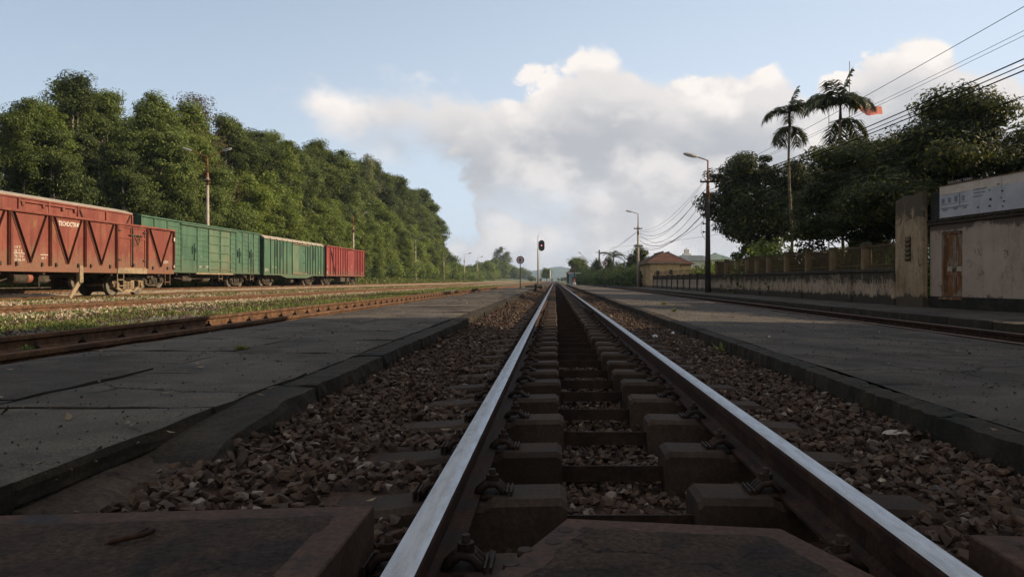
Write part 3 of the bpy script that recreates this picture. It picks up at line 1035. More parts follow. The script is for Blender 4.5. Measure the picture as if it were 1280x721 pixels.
def rough_slab(w, l, t, seed, nx=6, ny=6, edge=.012, amp=.004, side_mi=0):
    """a paving slab with a worn, slightly broken edge"""
    r = random.Random(seed)
    vs, fs = [], []
    for j in range(ny + 1):
        for i in range(nx + 1):
            u, v = i / nx, j / ny
            x, y = -w / 2 + w * u, -l / 2 + l * v
            z = 0
            on = (i in (0, nx)) or (j in (0, ny))
            if i in (0, nx):
                x -= math.copysign(r.uniform(0, edge), x)
            if j in (0, ny):
                y -= math.copysign(r.uniform(0, edge), y)
            z = -r.uniform(.002, .010) if on else amp * r.uniform(-1, 1)
            vs.append((x, y, z))
    N = len(vs)
    fs = [(j * (nx + 1) + i, j * (nx + 1) + i + 1, (j + 1) * (nx + 1) + i + 1, (j + 1) * (nx + 1) + i) for j in range(ny) for i in range(nx)]
    rim = [i for i in range(nx + 1)] + [j * (nx + 1) + nx for j in range(1, ny + 1)] + [ny * (nx + 1) + i for i in range(nx - 1, -1, -1)] + [j * (nx + 1) for j in range(ny - 1, 0, -1)]
    m_ = len(rim)
    prev = rim
    nring = 0
    for q, ofs in ((.35, edge * .9), (.7, edge * .6), (1.0, edge * .3)):
        cur = []
        for k in rim:
            x, y, z = vs[k]
            cur.append(len(vs))
            vs.append((x + math.copysign(r.uniform(-ofs, ofs * .4), x), y + math.copysign(r.uniform(-ofs, ofs * .4), y) * (.3 if l > 1.3 else 1), z + (-t - z) * q))
        for k in range(m_):
            k2 = (k + 1) % m_
            fs.append((prev[k], cur[k], cur[k2], prev[k2]))
        prev = cur
        nring += m_
    mbx = MB()
    mbx.add(vs, fs)
    mbx.mi = [0] * (nx * ny) + [side_mi] * nring
    return mbx

slabs = [rough_slab(1.104, 1.144, .075, s, edge=.007, side_mi=1).mesh('paving_slab', ['slab', 'slab_edge']) for s in range(5)]
slabs2 = [rough_slab(.964, 1.144, .075, 20 + s, edge=.008, side_mi=1).mesh('paving_slab', ['slab', 'slab_edge']) for s in range(5)]
d = .78
row = 0
while d < 55:
    for xc, lib, wx in ((-2.945, slabs, 0), (-1.905, slabs2, 0)):
        o = link('paving_slab', lib[(row * 7 + int(-xc * 3)) % 5], plat, (xc + random.uniform(-.008, .008), d + .575 + (.18 if xc < -2.5 else 0), (.030 + random.uniform(-.005, .004))),
                 (random.uniform(-.004, .004), random.uniform(-.004, .004), random.choice((0, math.pi)) + random.uniform(-.004, .004)))
    d += 1.15
    row += 1
kerbs = [rough_slab(.205, 1.492, .19, 40 + s, 3, 22, .022, .005).mesh('edge_stone', 'slab_edge') for s in range(4)]
d = 3.75
row = 0
while d < 54.5:
    link('edge_stone', kerbs[row % 4], plat, (-1.318 + random.uniform(-.012, .012), d + .75, .020 + random.uniform(-.005, .004)), (random.uniform(-.004, .004), random.uniform(-.02, .02), random.uniform(-.006, .006)))
    d += 1.495
    row += 1
# nearest the camera the edge strip has sunk and broken up
mb = MB()
vs, fs = [], []
nyy, nxx = 26, 9
for j in range(nyy + 1):
    y = 2.25 + (3.745 - 2.25) * j / nyy
    t_ = sstep(2.25, 3.6, y)
    wob = .030 * mnoise.noise((0, y * 4.0, 3)) + .014 * mnoise.noise((0, y * 13, 3))
    for i in range(nxx + 1):
        u = i / nxx
        if i <= 5:
            x, z = -1.425 + (.205 + wob) * (i / 5), -.050 + .068 * t_ - .010 * (i / 5)
        else:
            k = (i - 5) / 4
            x, z = -1.22 + wob + .035 * k + .012 * mnoise.noise((k * 3, y * 9, 1)), -.060 + .068 * t_ - (.075 + .07 * t_) * k
        z -= .085 * (1 - sstep(2.25, 2.75, y))
        z += .007 * mnoise.noise((x * 14, y * 9, 2)) + .004 * mnoise.noise((x * 40, y * 33, 2))
        vs.append((x, y, z))
fs = [(j * (nxx + 1) + i, j * (nxx + 1) + i + 1, (j + 1) * (nxx + 1) + i + 1, (j + 1) * (nxx + 1) + i) for j in range(nyy) for i in range(nxx)]
mb.add(vs, fs)
mb.build('edge_stone', 'slab_edge', plat)
# where the edge has broken away the bank of dirt shows
mb = MB()
vs, fs = [], []
nyy, nxx = 22, 10
for j in range(nyy + 1):
    y = 1.75 + (3.95 - 1.75) * j / nyy
    for i in range(nxx + 1):
        x = -2.2 + 1.15 * i / nxx if y < 1.92 else -1.46 + .40 * i / nxx
        k = i / nxx
        z = -.050 - .095 * k + .03 * sstep(2.6, 3.9, y) * (1 - k) + .014 * mnoise.noise((x * 9, y * 9, 1)) + .008 * mnoise.noise((x * 26, y * 26, 1))
        vs.append((x, y, z))
fs = [(j * (nxx + 1) + i, j * (nxx + 1) + i + 1, (j + 1) * (nxx + 1) + i + 1, (j + 1) * (nxx + 1) + i) for j in range(nyy) for i in range(nxx)]
mb.add(vs, fs, smooth=True)
for f_ in range(len(mb.sm)):
    mb.sm[f_] = True
mb.build('dirt_bank', 'platform_dirt', plat)
bits = []
for k in range(26):
    bits.append((random.uniform(-1.42, -1.02), random.uniform(1.9, 3.6), -.075 + random.uniform(-.01, .01)))
# slab at the platform's far end
mb = MB()
mb.box((-2.35, 58, -.2), (-.95, 66, .13), .03)
mb.build('concrete_ramp', 'coping_dark', None, label='dark raised concrete block beyond the end of the left platform', cat='concrete block')

# ------------------------------------------------------------------ right platform, siding trench, pavement
rp = thing('platform', None, None, (0, 0, 0), kind='structure')
rp['label'] = 'grey low platform between the nearest track and the sunken siding'
def rz_(x):
    return -.048 + (x - 1.71) * (-.077 / 3.16)
xs_ = list(np.linspace(1.87, 4.87, 16))
ys_ = list(np.arange(-3, 30, .4)) + list(np.arange(30, 109, 2.0))
vs = []
for y in ys_:
    for x in xs_:
        xx = x
        if x > 3:
            xx = x + (toe_r(5.1, y) - 5.1) * (x - 3) / 1.87
        vs.append((xx, y, rz_(x) + .010 * mnoise.noise((x * .9, y * .7, 8)) + .005 * mnoise.noise((x * 4, y * 4, 8))))
n_ = len(xs_)
fs = [(j * n_ + i, j * n_ + i + 1, (j + 1) * n_ + i + 1, (j + 1) * n_ + i) for j in range(len(ys_) - 1) for i in range(n_ - 1)]
# side down to the siding
o_ = len(vs)
for y in ys_:
    x = 4.87 + (toe_r(5.1, y) - 5.1)
    vs.append((x + .015, y, -.40))
fs += [(j * n_ + n_ - 1, o_ + j, o_ + j + 1, (j + 1) * n_ + n_ - 1) for j in range(len(ys_) - 1)]
mb = MB()
mb.add(vs, fs, smooth=True)
mb.build('platform_top', 'paving_grey', rp)
kr = [rough_slab(.175, 1.883, .24, 60 + s, 3, 30, .026, .007).mesh('edge_stone', 'slab_edge') for s in range(5)]
d = -2.4
row = 0
while d < 107:
    link('edge_stone', kr[(row * 3) % 5], rp, (1.785 + random.uniform(-.016, .012), d + .94, -.042 + random.uniform(-.006, .004)), (random.uniform(-.003, .003), random.uniform(-.03, .02), random.uniform(-.006, .006)))
    d += 1.885
    row += 1
pv = thing('pavement', None, None, (0, 0, 0), kind='structure')
pv['label'] = 'station pavement with a raised kerb in front of the walls'
mb = MB()
xs_ = list(np.linspace(7.76, 12.5, 12))
ys_ = list(np.arange(-14, 60, .8)) + list(np.arange(60, 150, 4.0))
vs = [(x + (toe_r(5.1, y) - 5.1) * max(0, (9 - x) / 1.4 if x < 9 else 0), y, -.168 - .012 * (x - 7.7) / 4 + .010 * mnoise.noise((x * .8, y * .6, 3))) for y in ys_ for x in xs_]
n_ = len(xs_)
mb.add(vs, [(j * n_ + i, j * n_ + i + 1, (j + 1) * n_ + i + 1, (j + 1) * n_ + i) for j in range(len(ys_) - 1) for i in range(n_ - 1)], smooth=True)
mb.build('pavement_top', 'paving_grey', pv)
kp = [rough_slab(.20, 1.46, .30, 80 + s, 3, 8, .012, .003).mesh('edge_stone', 'slab_edge') for s in range(4)]
d = -8
row = 0
while d < 148:
    link('edge_stone', kp[row % 4], pv, (7.655 + (toe_r(5.1, d + .7) - 5.1), d + .74, -.155 + random.uniform(-.005, .005)), (0, 0, random.uniform(-.004, .004) + (.00044 * (d - 45) if d > 45 else 0)))
    d += 1.48
    row += 1

# ------------------------------------------------------------------ crossing panels in the foreground
def panel(label, outline, z, th, rim, lift=None, group='concrete crossing panels'):
    """a concrete panel set in a steel frame; the concrete sits a little lower and rough"""
    p = thing('crossing_panel', label, 'crossing panel', (0, 0, 0), 0, group)
    c = Vector((sum(q[0] for q in outline) / len(outline), sum(q[1] for q in outline) / len(outline), 0))
    n = len(outline)
    inn = []
    for k in range(n):
        a, b_, c_ = Vector(outline[k - 1]), Vector(outline[k]), Vector(outline[(k + 1) % n])
        e1, e2 = (b_ - a).normalized(), (c_ - b_).normalized()
        n1, n2 = Vector((-e1.y, e1.x)), Vector((-e2.y, e2.x))
        bis = (n1 + n2).normalized()
        inn.append(b_ + bis * (rim / max(.4, bis.dot(n1))))
    fr = MB()
    vs = [(x, y, z - th) for x, y in outline] + [(x, y, z - .004) for x, y in outline]
    ins = []
    for k in range(n):
        d_ = (inn[k] - Vector(outline[k])).normalized() * .005
        ins.append(Vector(outline[k]) + d_)
    vs += [(q.x, q.y, z) for q in ins] + [(q.x, q.y, z) for q in inn] + [(q.x, q.y, z - .03) for q in inn]
    fs = []
    for r__ in range(4):
        for k in range(n):
            k2 = (k + 1) % n
            fs.append((r__ * n + k, r__ * n + k2, (r__ + 1) * n + k2, (r__ + 1) * n + k))
    fr.add(vs, fs)
    fr.build('steel_frame', 'panel_steel', p)
    # concrete fill with a rough top that laps unevenly over the rim
    mid = [Vector(outline[k]).lerp(inn[k], .30) for k in range(n)]
    xs0, xs1 = min(q.x for q in mid), max(q.x for q in mid)
    bm = bmesh.new()
    bm.faces.new([bm.verts.new((q.x, q.y, z)) for q in mid])
    for ax in ((1, 0, 0), (0, 1, 0)):
        lo, hi = (xs0, xs1) if ax[0] else (min(q.y for q in mid), max(q.y for q in mid))
        k = lo + .022
        while k < hi:
            bmesh.ops.bisect_plane(bm, geom=bm.verts[:] + bm.edges[:] + bm.faces[:], plane_co=(k, k, 0), plane_no=ax)
            k += .022
    bm.verts.ensure_lookup_table()
    for v in bm.verts:
        p2 = Vector((v.co.x, v.co.y))
        ds = 9.0
        for k in range(n):
            a_, b_ = mid[k], mid[(k + 1) % n]
            e_ = (b_ - a_).normalized()
            ds = min(ds, (p2 - a_).dot(Vector((-e_.y, e_.x))))
        ramp = sstep(0, rim * .95, ds)
        v.co.z += -.0055 + .0085 * ramp + .0042 * mnoise.noise((v.co.x * 8, v.co.y * 8, 2)) + .003 * mnoise.noise((v.co.x * 22, v.co.y * 22, 5)) + .0015 * mnoise.noise((v.co.x * 60, v.co.y * 60, 5))
    bmesh.ops.recalc_face_normals(bm, faces=bm.faces)
    me_ = bpy.data.meshes.new('concrete_fill')
    bm.to_mesh(me_)
    bm.free()
    if me_.polygons and me_.polygons[0].normal.z < 0:
        me_.flip_normals()
    me_.materials.append(MATS['panel_concrete'])
    for q in me_.polygons:
        q.use_smooth = True
    link('concrete_fill', me_, p)
    return p

pl = panel('steel-rimmed concrete crossing panel left of the rails, with a lifting ring', [(-1.40, .25), (-.455, .25), (-.455, 1.852), (-1.40, 1.768)], -.012, .17, .085)
ring = MB()
ring.tube([(-.965, 1.574, -.016), (-.945, 1.576, -.004), (-.913, 1.578, .002), (-.890, 1.592, .004), (-.884, 1.618, .004), (-.900, 1.640, .002), (-.928, 1.648, -.012)], .0062, 8)
ring.build('lifting_ring', 'rust_dark', pl)
pc = panel('steel-rimmed concrete crossing panel with a tapered end between the rails', [(-.195, .25), (.70, .25), (.70, 1.36), (.548, 1.782), (.030, 1.858), (-.195, 1.33)], -.046, .16, .075)
for x_, y_, r_0 in ((.026, 1.770, .020), (-.004, 1.692, .021), (-.066, 1.640, .018), (-.092, 1.560, .019)):
    mb = MB()
    mb.cyl((x_, y_, -.060), (x_, y_, -.0445), r_0, r_0 * .94, 16)
    mb.build('plug', 'tie_steel', pc)
pr = panel('concrete crossing panel right of the right-hand rail', [(.945, .25), (2.0, .25), (2.0, 1.60), (.945, 1.68)], -.026, .17, .07)
# ------------------------------------------------------------------ goods wagons (local axes: y along the train, +x the side that is seen)
def bar(mb, p, q, w, t, x, mi=0):
    """flat bar in the y-z plane from p to q, w wide, thickness from x to x+t"""
    (y0, z0), (y1, z1) = p, q
    L = math.hypot(y1 - y0, z1 - z0)
    ny, nz = -(z1 - z0) / L * w / 2, (y1 - y0) / L * w / 2
    mb.prism([(y0 + ny, z0 + nz), (y1 + ny, z1 + nz), (y1 - ny, z1 - nz), (y0 - ny, z0 - nz)], 'x', x, x + t, mi)
    return mb

def make_wheel():
    w = MB()
    prof = [(.10, .065), (.13, .065), (.15, .03), (.33, .012), (.36, .03), (.40, .035), (.415, .03), (.42, -.035), (.42, -.06), (.445, -.075), (.445, -.098), (.36, -.098), (.33, -.04), (.15, -.03), (.13, -.065), (.10, -.065)]
    n = 28
    vs = [(x, r * math.cos(2 * math.pi * k / n), r * math.sin(2 * math.pi * k / n)) for k in range(n) for r, x in prof]
    m_ = len(prof)
    fs = [(k * m_ + i, ((k + 1) % n) * m_ + i, ((k + 1) % n) * m_ + i + 1, k * m_ + i + 1) for k in range(n) for i in range(m_ - 1)]
    w.add(vs, fs)
    w.cyl((.02, 0, 0), (.14, 0, 0), .09, n=14)
    return w.mesh('wheel', 'wheel_steel')
wheel_me = make_wheel()

def make_bogie_mesh(mat):
    b = MB()
    for s in (1, -1):
        x = s * .60 if s > 0 else -.60 - .11
        # cast side frame: arched top chord, dropped bottom chord, columns round the spring nest
        for p, q, w in (((-1.10, .50), (-.62, .66), .13), ((-.62, .66), (.62, .66), .13), ((.62, .66), (1.10, .50), .13),
                        ((-1.02, .40), (-.45, .18), .11), ((-.45, .18), (.45, .18), .12), ((.45, .18), (1.02, .40), .11),
                        ((-.33, .18), (-.36, .66), .11), ((.33, .18), (.36, .66), .11)):
            bar(b, p, q, w, .11, x)
        for y in (-.88, .88):
            b.box((x - .03 * 1, y - .16, .31), (x + .14, y + .16, .56), .03)
            b.cyl((x + (.12 if s > 0 else -.03), y, .42), (x + (.20 if s > 0 else -.10), y, .42), .105, n=12)
        for y in (-.20, 0, .20):
            b.cyl((x + .05, y, .22), (x + .05, y, .50), .075, n=10)
            for k in range(4):
                b.cyl((x + .05, y, .25 + .065 * k), (x + .05, y, .28 + .065 * k), .088, n=10)
        b.box((x - .01, -.36, .50), (x + .12, .36, .60), .02)
    b.box((-.72, -.20, .52), (.72, .20, .74), .03)
    for y in (-.88, .88):
        b.cyl((-.6, y, .42), (.6, y, .42), .075, n=10)
    for y in (-.36, .36):
        b.box((-.56, y - .04, .30), (.56, y + .04, .40), .01)
    return b.mesh('bogie', mat)
bogie_tan = make_bogie_mesh('grime_tan')
bogie_dark = make_bogie_mesh('grime')

def add_bogie(root, y, me):
    b = link('bogie', me, root, (0, y, 0))
    for s in (1, -1):
        for yy in (-.88, .88):
            link('wheel', wheel_me, b, (s * .535, yy, .42), (0, 0, 0 if s > 0 else math.pi))
    return b

def coupler(root, y, s, z=.78):
    c = MB()
    c.box((-.10, min(y, y + s * .38), z - .09), (.10, max(y, y + s * .38), z + .09), .02)
    c.box((-.14, min(y + s * .22, y + s * .42), z - .14), (.16, max(y + s * .22, y + s * .42), z + .14), .04)
    c.tube([(.25, y + s * .02, z - .05), (.28, y + s * .2, z - .3), (.22, y + s * .36, z - .22)], .025, 6)
    c.build('coupler', 'grime', root)

def ladder(root, x, y, z0, z1, w, n, mat='iron', name='ladder'):
    l = MB()
    for k in (0, 1):
        l.box((x, y + k * w - .015, z0), (x + .035, y + k * w + .015, z1))
    for i in range(n):
        z = z0 + (z1 - z0) * (i + .3) / n
        l.box((x + .004, y + .015, z), (x + .03, y + w - .015, z + .03))
    return l.build(name, mat, root)

# ---- open red wagon
gon = thing('goods_wagon', 'open red goods wagon with V-shaped braces and white lettering, in front of the others', 'railway wagon', (-18.435, 19.6, -.045))
L, HW, ZB, ZT = 13.5, 1.30, 1.04, 2.87
posts = [.12, 1.62, 3.47, 5.35, 7.2, 9.13, 11.28]
for s in (1, -1):
    x = HW if s > 0 else -HW - .0
    spans = [(0.06, 9.2), (11.22, L - .02)] if s > 0 else [(0.06, L - .02)]
    for a, b_ in spans:
        mb = MB()
        mb.box((x - .03, a, ZB + .02), (x, b_, ZT - .06))
        mb.build('side_panel', 'paint_red', gon)
    mb = MB()
    mb.box((x - .06, 0, ZT - .085), (x + .075, L, ZT), .015)
    mb.build('top_rail', 'paint_red', gon)
    mb = MB()
    mb.box((x - .05, 0, ZB - .16), (x + .012, L, ZB + .045), .012)
    mb.build('sole_bar', 'paint_red', gon)
    for p in posts + [L - .06]:
        mb = MB()
        # channel-section post: web with two flanges, open to the outside
        mb.box((x, p - .045, ZB + .045), (x + .015, p + .045, ZT - .085))
        mb.box((x + .015, p - .045, ZB + .045), (x + .085, p - .032, ZT - .085))
        mb.box((x + .015, p + .032, ZB + .045), (x + .075, p + .045, ZT - .085))
        M_ = mb.build('side_post', 'paint_red', gon)
    if s > 0:
        bays = [(posts[k], posts[k + 1]) for k in range(0, 5)] + [(posts[6], L - .06)]
        for a, b_ in bays:
            m_ = (a + b_) / 2
            for p, q in (((a + .16, ZT - .10), (m_ - .03, ZB + .14)), ((m_ + .03, ZB + .14), (b_ - .16, ZT - .10))):
                mb = MB()
                bar(mb, p, q, .105, .012, x)
                # angle flange standing out of the bar
                Lq = math.hypot(q[0] - p[0], q[1] - p[1])
                n_ = (-(q[1] - p[1]) / Lq * .046, (q[0] - p[0]) / Lq * .046)
                sg = 1 if n_[1] > 0 else -1
                bar(mb, (p[0] + n_[0] * sg, p[1] + n_[1] * sg), (q[0] + n_[0] * sg, q[1] + n_[1] * sg), .014, .07, x + .012)
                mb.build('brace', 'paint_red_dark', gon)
            for dy in (-.62, .55):
                mb = MB()
                mb.cyl((x + .01, m_ + dy, ZB + .06), (x + .07, m_ + dy, ZB + .06), .035, n=8)
                mb.box((x + .01, m_ + dy - .02, ZB + .06), (x + .05, m_ + dy + .05, ZB + .16))
                mb.build('hook', 'grime', gon)
for y in (0.02, L - .05):
    mb = MB()
    mb.box((-HW + .01, y, ZB), (HW - .035, y + .03, ZT - .02))
    mb.build('end_panel', 'paint_red', gon)
for k in (-.8, -.27, .27, .8):
    for y, a in ((0.02, -.06), (L - .02, 0)):
        mb = MB()
        mb.box((k - .05, y + a, ZB), (k + .05, y + a + .06, ZT - .1))
        mb.build('end_post', 'paint_red', gon)
mb = MB()
mb.box((-1.25, .05, ZB - .10), (1.25, L - .05, ZB + .01))
mb.box((-.22, .2, ZB - .34), (.22, L - .2, ZB - .10))
for y in (1.2, 3.2, 5.2, 7.0, 9.0, 10.2, 12.4):
    mb.box((-1.22, y - .06, ZB - .24), (1.22, y + .06, ZB - .10))
mb.build('underframe', 'grime', gon)
# double door
for k, (a, b_) in enumerate(((9.23, 10.18), (10.22, 11.19))):
    mb = MB()
    mb.box((HW - .028, a, ZB + .06), (HW + .004, b_, ZT - .10))
    for q in ((a, a + .07), (b_ - .07, b_)):
        mb.box((HW + .004, q[0], ZB + .06), (HW + .035, q[1], ZT - .10))
    for z in (ZB + .06, ZT - .17, ZT - .60):
        mb.box((HW + .004, a + .07, z), (HW + .032, b_ - .07, z + .065))
    dr = mb.build('side_door', 'paint_red', gon)
    mb = MB()
    for z in (ZB + .35, ZT - .32):
        mb.box((HW + .032, (a if k == 0 else b_ - .20), z), (HW + .06, (a + .20 if k == 0 else b_), z + .05))
    mb.build('hinge', 'grime', dr)
mb = MB()
mb.box((HW + .036, 10.165, ZB + .10), (HW + .07, 10.235, ZT - .12))
mb.tube([(HW + .08, 10.30, ZT - .45), (HW + .10, 10.32, ZT - .62), (HW + .10, 10.50, ZT - .84), (HW + .09, 10.62, ZT - .62), (HW + .08, 10.58, ZT - .45)], .018, 6)
mb.box((HW + .06, 9.95, ZT - .46), (HW + .09, 10.95, ZT - .42))
mb.cyl((HW + .05, 10.2, ZB + .18), (HW + .13, 10.2, ZB + .18), .06, n=8)
mb.build('door_latch', 'grime', gon)
mb = MB()
mb.box((HW - .02, 9.18, ZB - .17), (HW + .055, 11.24, ZB + .06), .01)
mb.build('door_sill', 'grime_tan', gon)
ladder(gon, HW - .02, 9.22, .30, ZB - .02, .42, 3, 'grime_tan', 'foot_step')
ladder(gon, HW - .02, 12.75, .40, ZB + .12, .40, 2, 'paint_red', 'foot_step')
# handbrake bracket and hanging strap ahead of the bogie
mb = MB()
mb.box((HW - .10, 6.90, ZB - .52), (HW + .04, 7.10, ZB + .10), .01)
mb.build('bracket', 'grime_tan', gon)
mb = MB()
mb.tube([(HW - .02, 7.10, ZB - .26), (HW + .03, 7.02, ZB - .42), (HW - .0, 6.96, ZB - .56)], .05, 7)
bar(mb, (6.98, ZB - .5), (6.42, .0), .16, .05, HW - .05)
mb.build('hanging_strap', 'grime_tan', gon)
mb = MB()
mb.cyl((.95, 3.95, .68), (.95, 4.60, .68), .19, n=16)
mb.build('brake_reservoir', 'grime', gon)
mb = MB()
mb.cyl((.95, 4.60, .68), (.95, 4.85, .68), .19, .165, n=16)
mb.build('reservoir_end', 'orange_paint', gon)
mb = MB()
mb.tube([(.9, 2.2, .55), (.9, 3.4, .52), (.9, 3.95, .66)], .025, 6)
mb.tube([(.9, 4.85, .66), (.95, 5.3, .72), (.95, 5.9, .60)], .03, 6)
mb.box((.7, 5.2, .52), (1.05, 5.75, .86), .05)
mb.box((1.0, 3.1, .34), (1.04, 5.8, .37))
mb.box((1.0, 5.2, .34), (1.04, 5.24, .9))
mb.box((1.0, 3.1, .34), (1.04, 3.14, .9))
mb.build('brake_gear', 'grime', gon)
add_bogie(gon, 2.5, bogie_tan)
add_bogie(gon, 11.0, bogie_tan)
coupler(gon, L, 1)
coupler(gon, 0, -1)
text_mesh('TECHDCTK40', .225, 'mark_white', gon, (HW + .006, 5.80, ZT - .37), FACE_PX, bold=.003, sx=.80)
for y, z, s_ in ((3.72, 1.62, '1.9 T'), (3.72, 1.50, '36 T 5'), (3.72, 1.34, 'Tb 13.2'), (3.72, 1.22, '27.06.14'), (4.95, 1.30, '1435')):
    text_mesh(s_ if s_ != '1435' else '40 T', .12, 'mark_white', gon, (HW + .006, y, z), FACE_PX, name='lettering', sx=1.1)
text_mesh('433274', .16, 'mark_white', gon, (HW + .006, 12.55, 1.35), FACE_PX, sx=.95)
for y, z, w, h in ((3.70, 1.46, .62, .018), (4.92, 1.45, .36, .018), (13.36, 2.35, .09, .16), (13.36, 1.16, .07, .12)):
    mb = MB()
    mb.box((HW + (.077 if y > 13 else .004), y, z), (HW + (.081 if y > 13 else .008), y + w, z + h))
    mb.build('painted_mark', 'mark_white', gon)

# ---- covered vans
def van_base(label, y0, L, zb, body_mat, end_mat, W=1.33, zt=3.72):
    v = thing('goods_wagon', label, 'railway wagon', (-23.935, y0, .10))
    mb = MB()
    mb.box((-.24, .15, .62), (.24, L - .15, .92))
    for k in range(int(L / 1.6)):
        y = .8 + k * 1.6
        mb.box((-W + .08, y - .06, zb - .18), (W - .08, y + .06, zb))
    mb.box((-W + .04, .03, zb - .06), (W - .04, L - .03, zb + .02))
    mb.build('underframe', 'grime', v)
    for y in (0.0, L - .05):
        mb = MB()
        mb.box((-W + .01, y, zb + .02), (W - .045, y + .05, zt))
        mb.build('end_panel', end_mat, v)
        for k in (-.85, -.3, .3, .85):
            mb = MB()
            yy = y - .07 if y == 0 else y + .05
            mb.box((k - .05, yy, zb + .05), (k + .05, yy + .07, zt - .1))
            mb.build('end_post', end_mat, v)
    coupler(v, 0, -1)
    coupler(v, L, 1)
    return v

def van_roof(v, L, z, mat, W=1.33, rise=.26, segs=1, lip=.03):
    """curved roof sheets, laid in segments with raised seams"""
    for k in range(segs):
        a, b_ = L * k / segs + (.012 if segs > 1 else -.02), L * (k + 1) / segs - (.012 if segs > 1 else -.02)
        pts_ = []
        for i in range(11):
            t_ = -1 + 2 * i / 10
            pts_.append((t_ * (W + lip), z + rise * (1 - t_ * t_)))
        pts_ += [(x_, z_ - .04) for x_, z_ in reversed(pts_)]
        mb = MB()
        mb.prism(pts_, 'y', a, b_)
        mb.build('roof_sheet', mat, v)

# red van at the left end, mostly hidden behind the open wagon
L1 = 14.9
v1 = van_base('red covered van with a pale roof edge behind the open wagon', 24.45, L1, .85, 'paint_red', 'paint_red', zt=4.0)
bays = [0.04, 2.2, 4.4, 6.55, 8.4, 10.4, 12.6, L1 - .04]
for s in (1, -1):
    x = 1.33 * s
    for a, b_ in zip(bays, bays[1:]):
        mb = MB()
        mb.box((min(x, x - .04 * s), a + .01, .85), (max(x, x - .04 * s), b_ - .01, 3.97))
        mb.build('side_panel', 'paint_red', v1)
    for p in bays:
        mb = MB()
        mb.box((min(x, x + .06 * s), p - .05, .85), (max(x, x + .06 * s), p + .05, 3.92))
        mb.build('side_post', 'paint_red', v1)
for a, b_, up in ((2.3, 4.3, 1), (0.2, 2.1, -1), (10.5, 12.5, 1), (12.7, 14.7, -1)):
    mb = MB()
    bar(mb, (a, 3.87 if up > 0 else 1.0), (b_, 1.0 if up > 0 else 3.87), .10, .05, 1.33)
    mb.build('brace', 'paint_red_dark', v1)
mb = MB()
mb.box((1.32, 6.6, 3.78), (1.41, 10.3, 3.84), .01)
for p in (6.75, 8.0, 9.3, 10.15):
    mb.box((1.33, p - .08, 3.64), (1.42, p + .08, 3.82))
mb.box((1.335, 6.62, 1.0), (1.365, 8.36, 3.72))
mb.build('sliding_door', 'paint_red', v1)
mb = MB()
mb.box((1.33, 0, 3.92), (1.375, L1, 3.995), .008)
mb.build('eaves_strip', 'paint_red', v1)
van_roof(v1, L1, 4.03, 'roof_pale')
add_bogie(v1, 2.5, bogie_dark)
add_bogie(v1, L1 - 2.5, bogie_dark)

# long green van with horizontal boarding and several doors
L2 = 16.1
v2 = van_base('long green van with ribbed boarding and sliding doors, first green van', 40.15, L2, .98, 'paint_green', 'paint_green_dark', zt=4.0)
ZR = 4.08
def rib_at(x, p, z0, z1, mat, root, w=.09, t_=.055, name='side_post'):
    mb = MB()
    mb.box((x, p - w / 2, z0), (x + t_, p + w / 2, z1), .006)
    return mb.build(name, mat, root)
# measured stations along the side (m from the left end)
st_ = [0.04, 1.35, 2.75, 4.35, 6.35, 7.9, 9.55, 11.1, 12.0, 13.05, 14.1, 15.05, L2 - .04]
kinds = ['plain', 'plain', 'board', 'slide', 'board', 'frame', 'frame', 'board', 'door', 'board', 'vent', 'board']
for k, (a, b_) in enumerate(zip(st_, st_[1:])):
    kd = kinds[k]
    mt = 'paint_green_pale' if kd == 'frame' else 'paint_green'
    mb = MB()
    if kd in ('board', 'slide', 'door', 'vent', 'plain'):
        nb = 9 if kd in ('board',) else 4
        z0 = 1.0
        for i in range(nb):
            za, zb_ = z0 + (ZR - .12 - z0) * i / nb, z0 + (ZR - .12 - z0) * (i + 1) / nb
            # lapped boards: each stands out a little at its foot
            mb.add([(1.285, a + .02, za), (1.285, b_ - .02, za), (1.345, b_ - .02, za + .012), (1.345, a + .02, za + .012),
                    (1.322, a + .02, zb_), (1.322, b_ - .02, zb_), (1.285, a + .02, zb_), (1.285, b_ - .02, zb_)],
                   [(0, 1, 2, 3), (3, 2, 5, 4), (4, 5, 7, 6), (6, 7, 1, 0), (0, 3, 4, 6), (1, 7, 5, 2)])
    else:
        mb.box((1.285, a + .02, 1.0), (1.325, b_ - .02, ZR - .12))
        for i in range(5):
            z = 1.15 + i * .56
            mb.box((1.325, a + .04, z), (1.375, b_ - .04, z + .06))
    pn = mb.build('sliding_door' if kd in ('frame', 'slide') else 'side_panel', mt, v2)
    if kd in ('slide', 'door', 'vent'):
        mb = MB()
        c_ = a + (b_ - a) * (.80 if kd == 'slide' else .5)
        mb.box((1.345, c_ - .03, 1.7), (1.40, c_ + .03, 2.75))
        mb.box((1.345, c_ - .28, 2.55), (1.39, c_ + .20, 2.61))
        mb.box((1.345, c_ - .28, 2.1), (1.39, c_ - .22, 2.6))
        mb.box((1.345, c_ + .1, 2.2), (1.41, c_ + .2, 2.45), .01)
        mb.build('door_handle', 'paint_green_dark', pn)
        mb = MB()
        mb.box((1.33, a + .06, 1.95), (1.36, a + .14, 3.1))
        mb.build('door_slot', 'black_gloss', pn)
for p in st_:
    rib_at(1.33, p, .98, ZR - .09, 'paint_green', v2, .075, .05)
for z, mt in ((ZR - .13, 'paint_green'), (.92, 'paint_green')):
    mb = MB()
    mb.box((1.31, 0, z), (1.40, L2, z + .085), .01)
    mb.build('side_rail', mt, v2)
mb = MB()
mb.box((1.39, 4.2, ZR - .24), (1.455, 12.1, ZR - .17), .01)
mb.build('door_track', 'paint_green_pale', v2)
mb = MB()
mb.box((1.34, 6.0, .84), (1.47, 11.3, .935), .01)
mb.build('door_sill', 'grime_tan', v2)
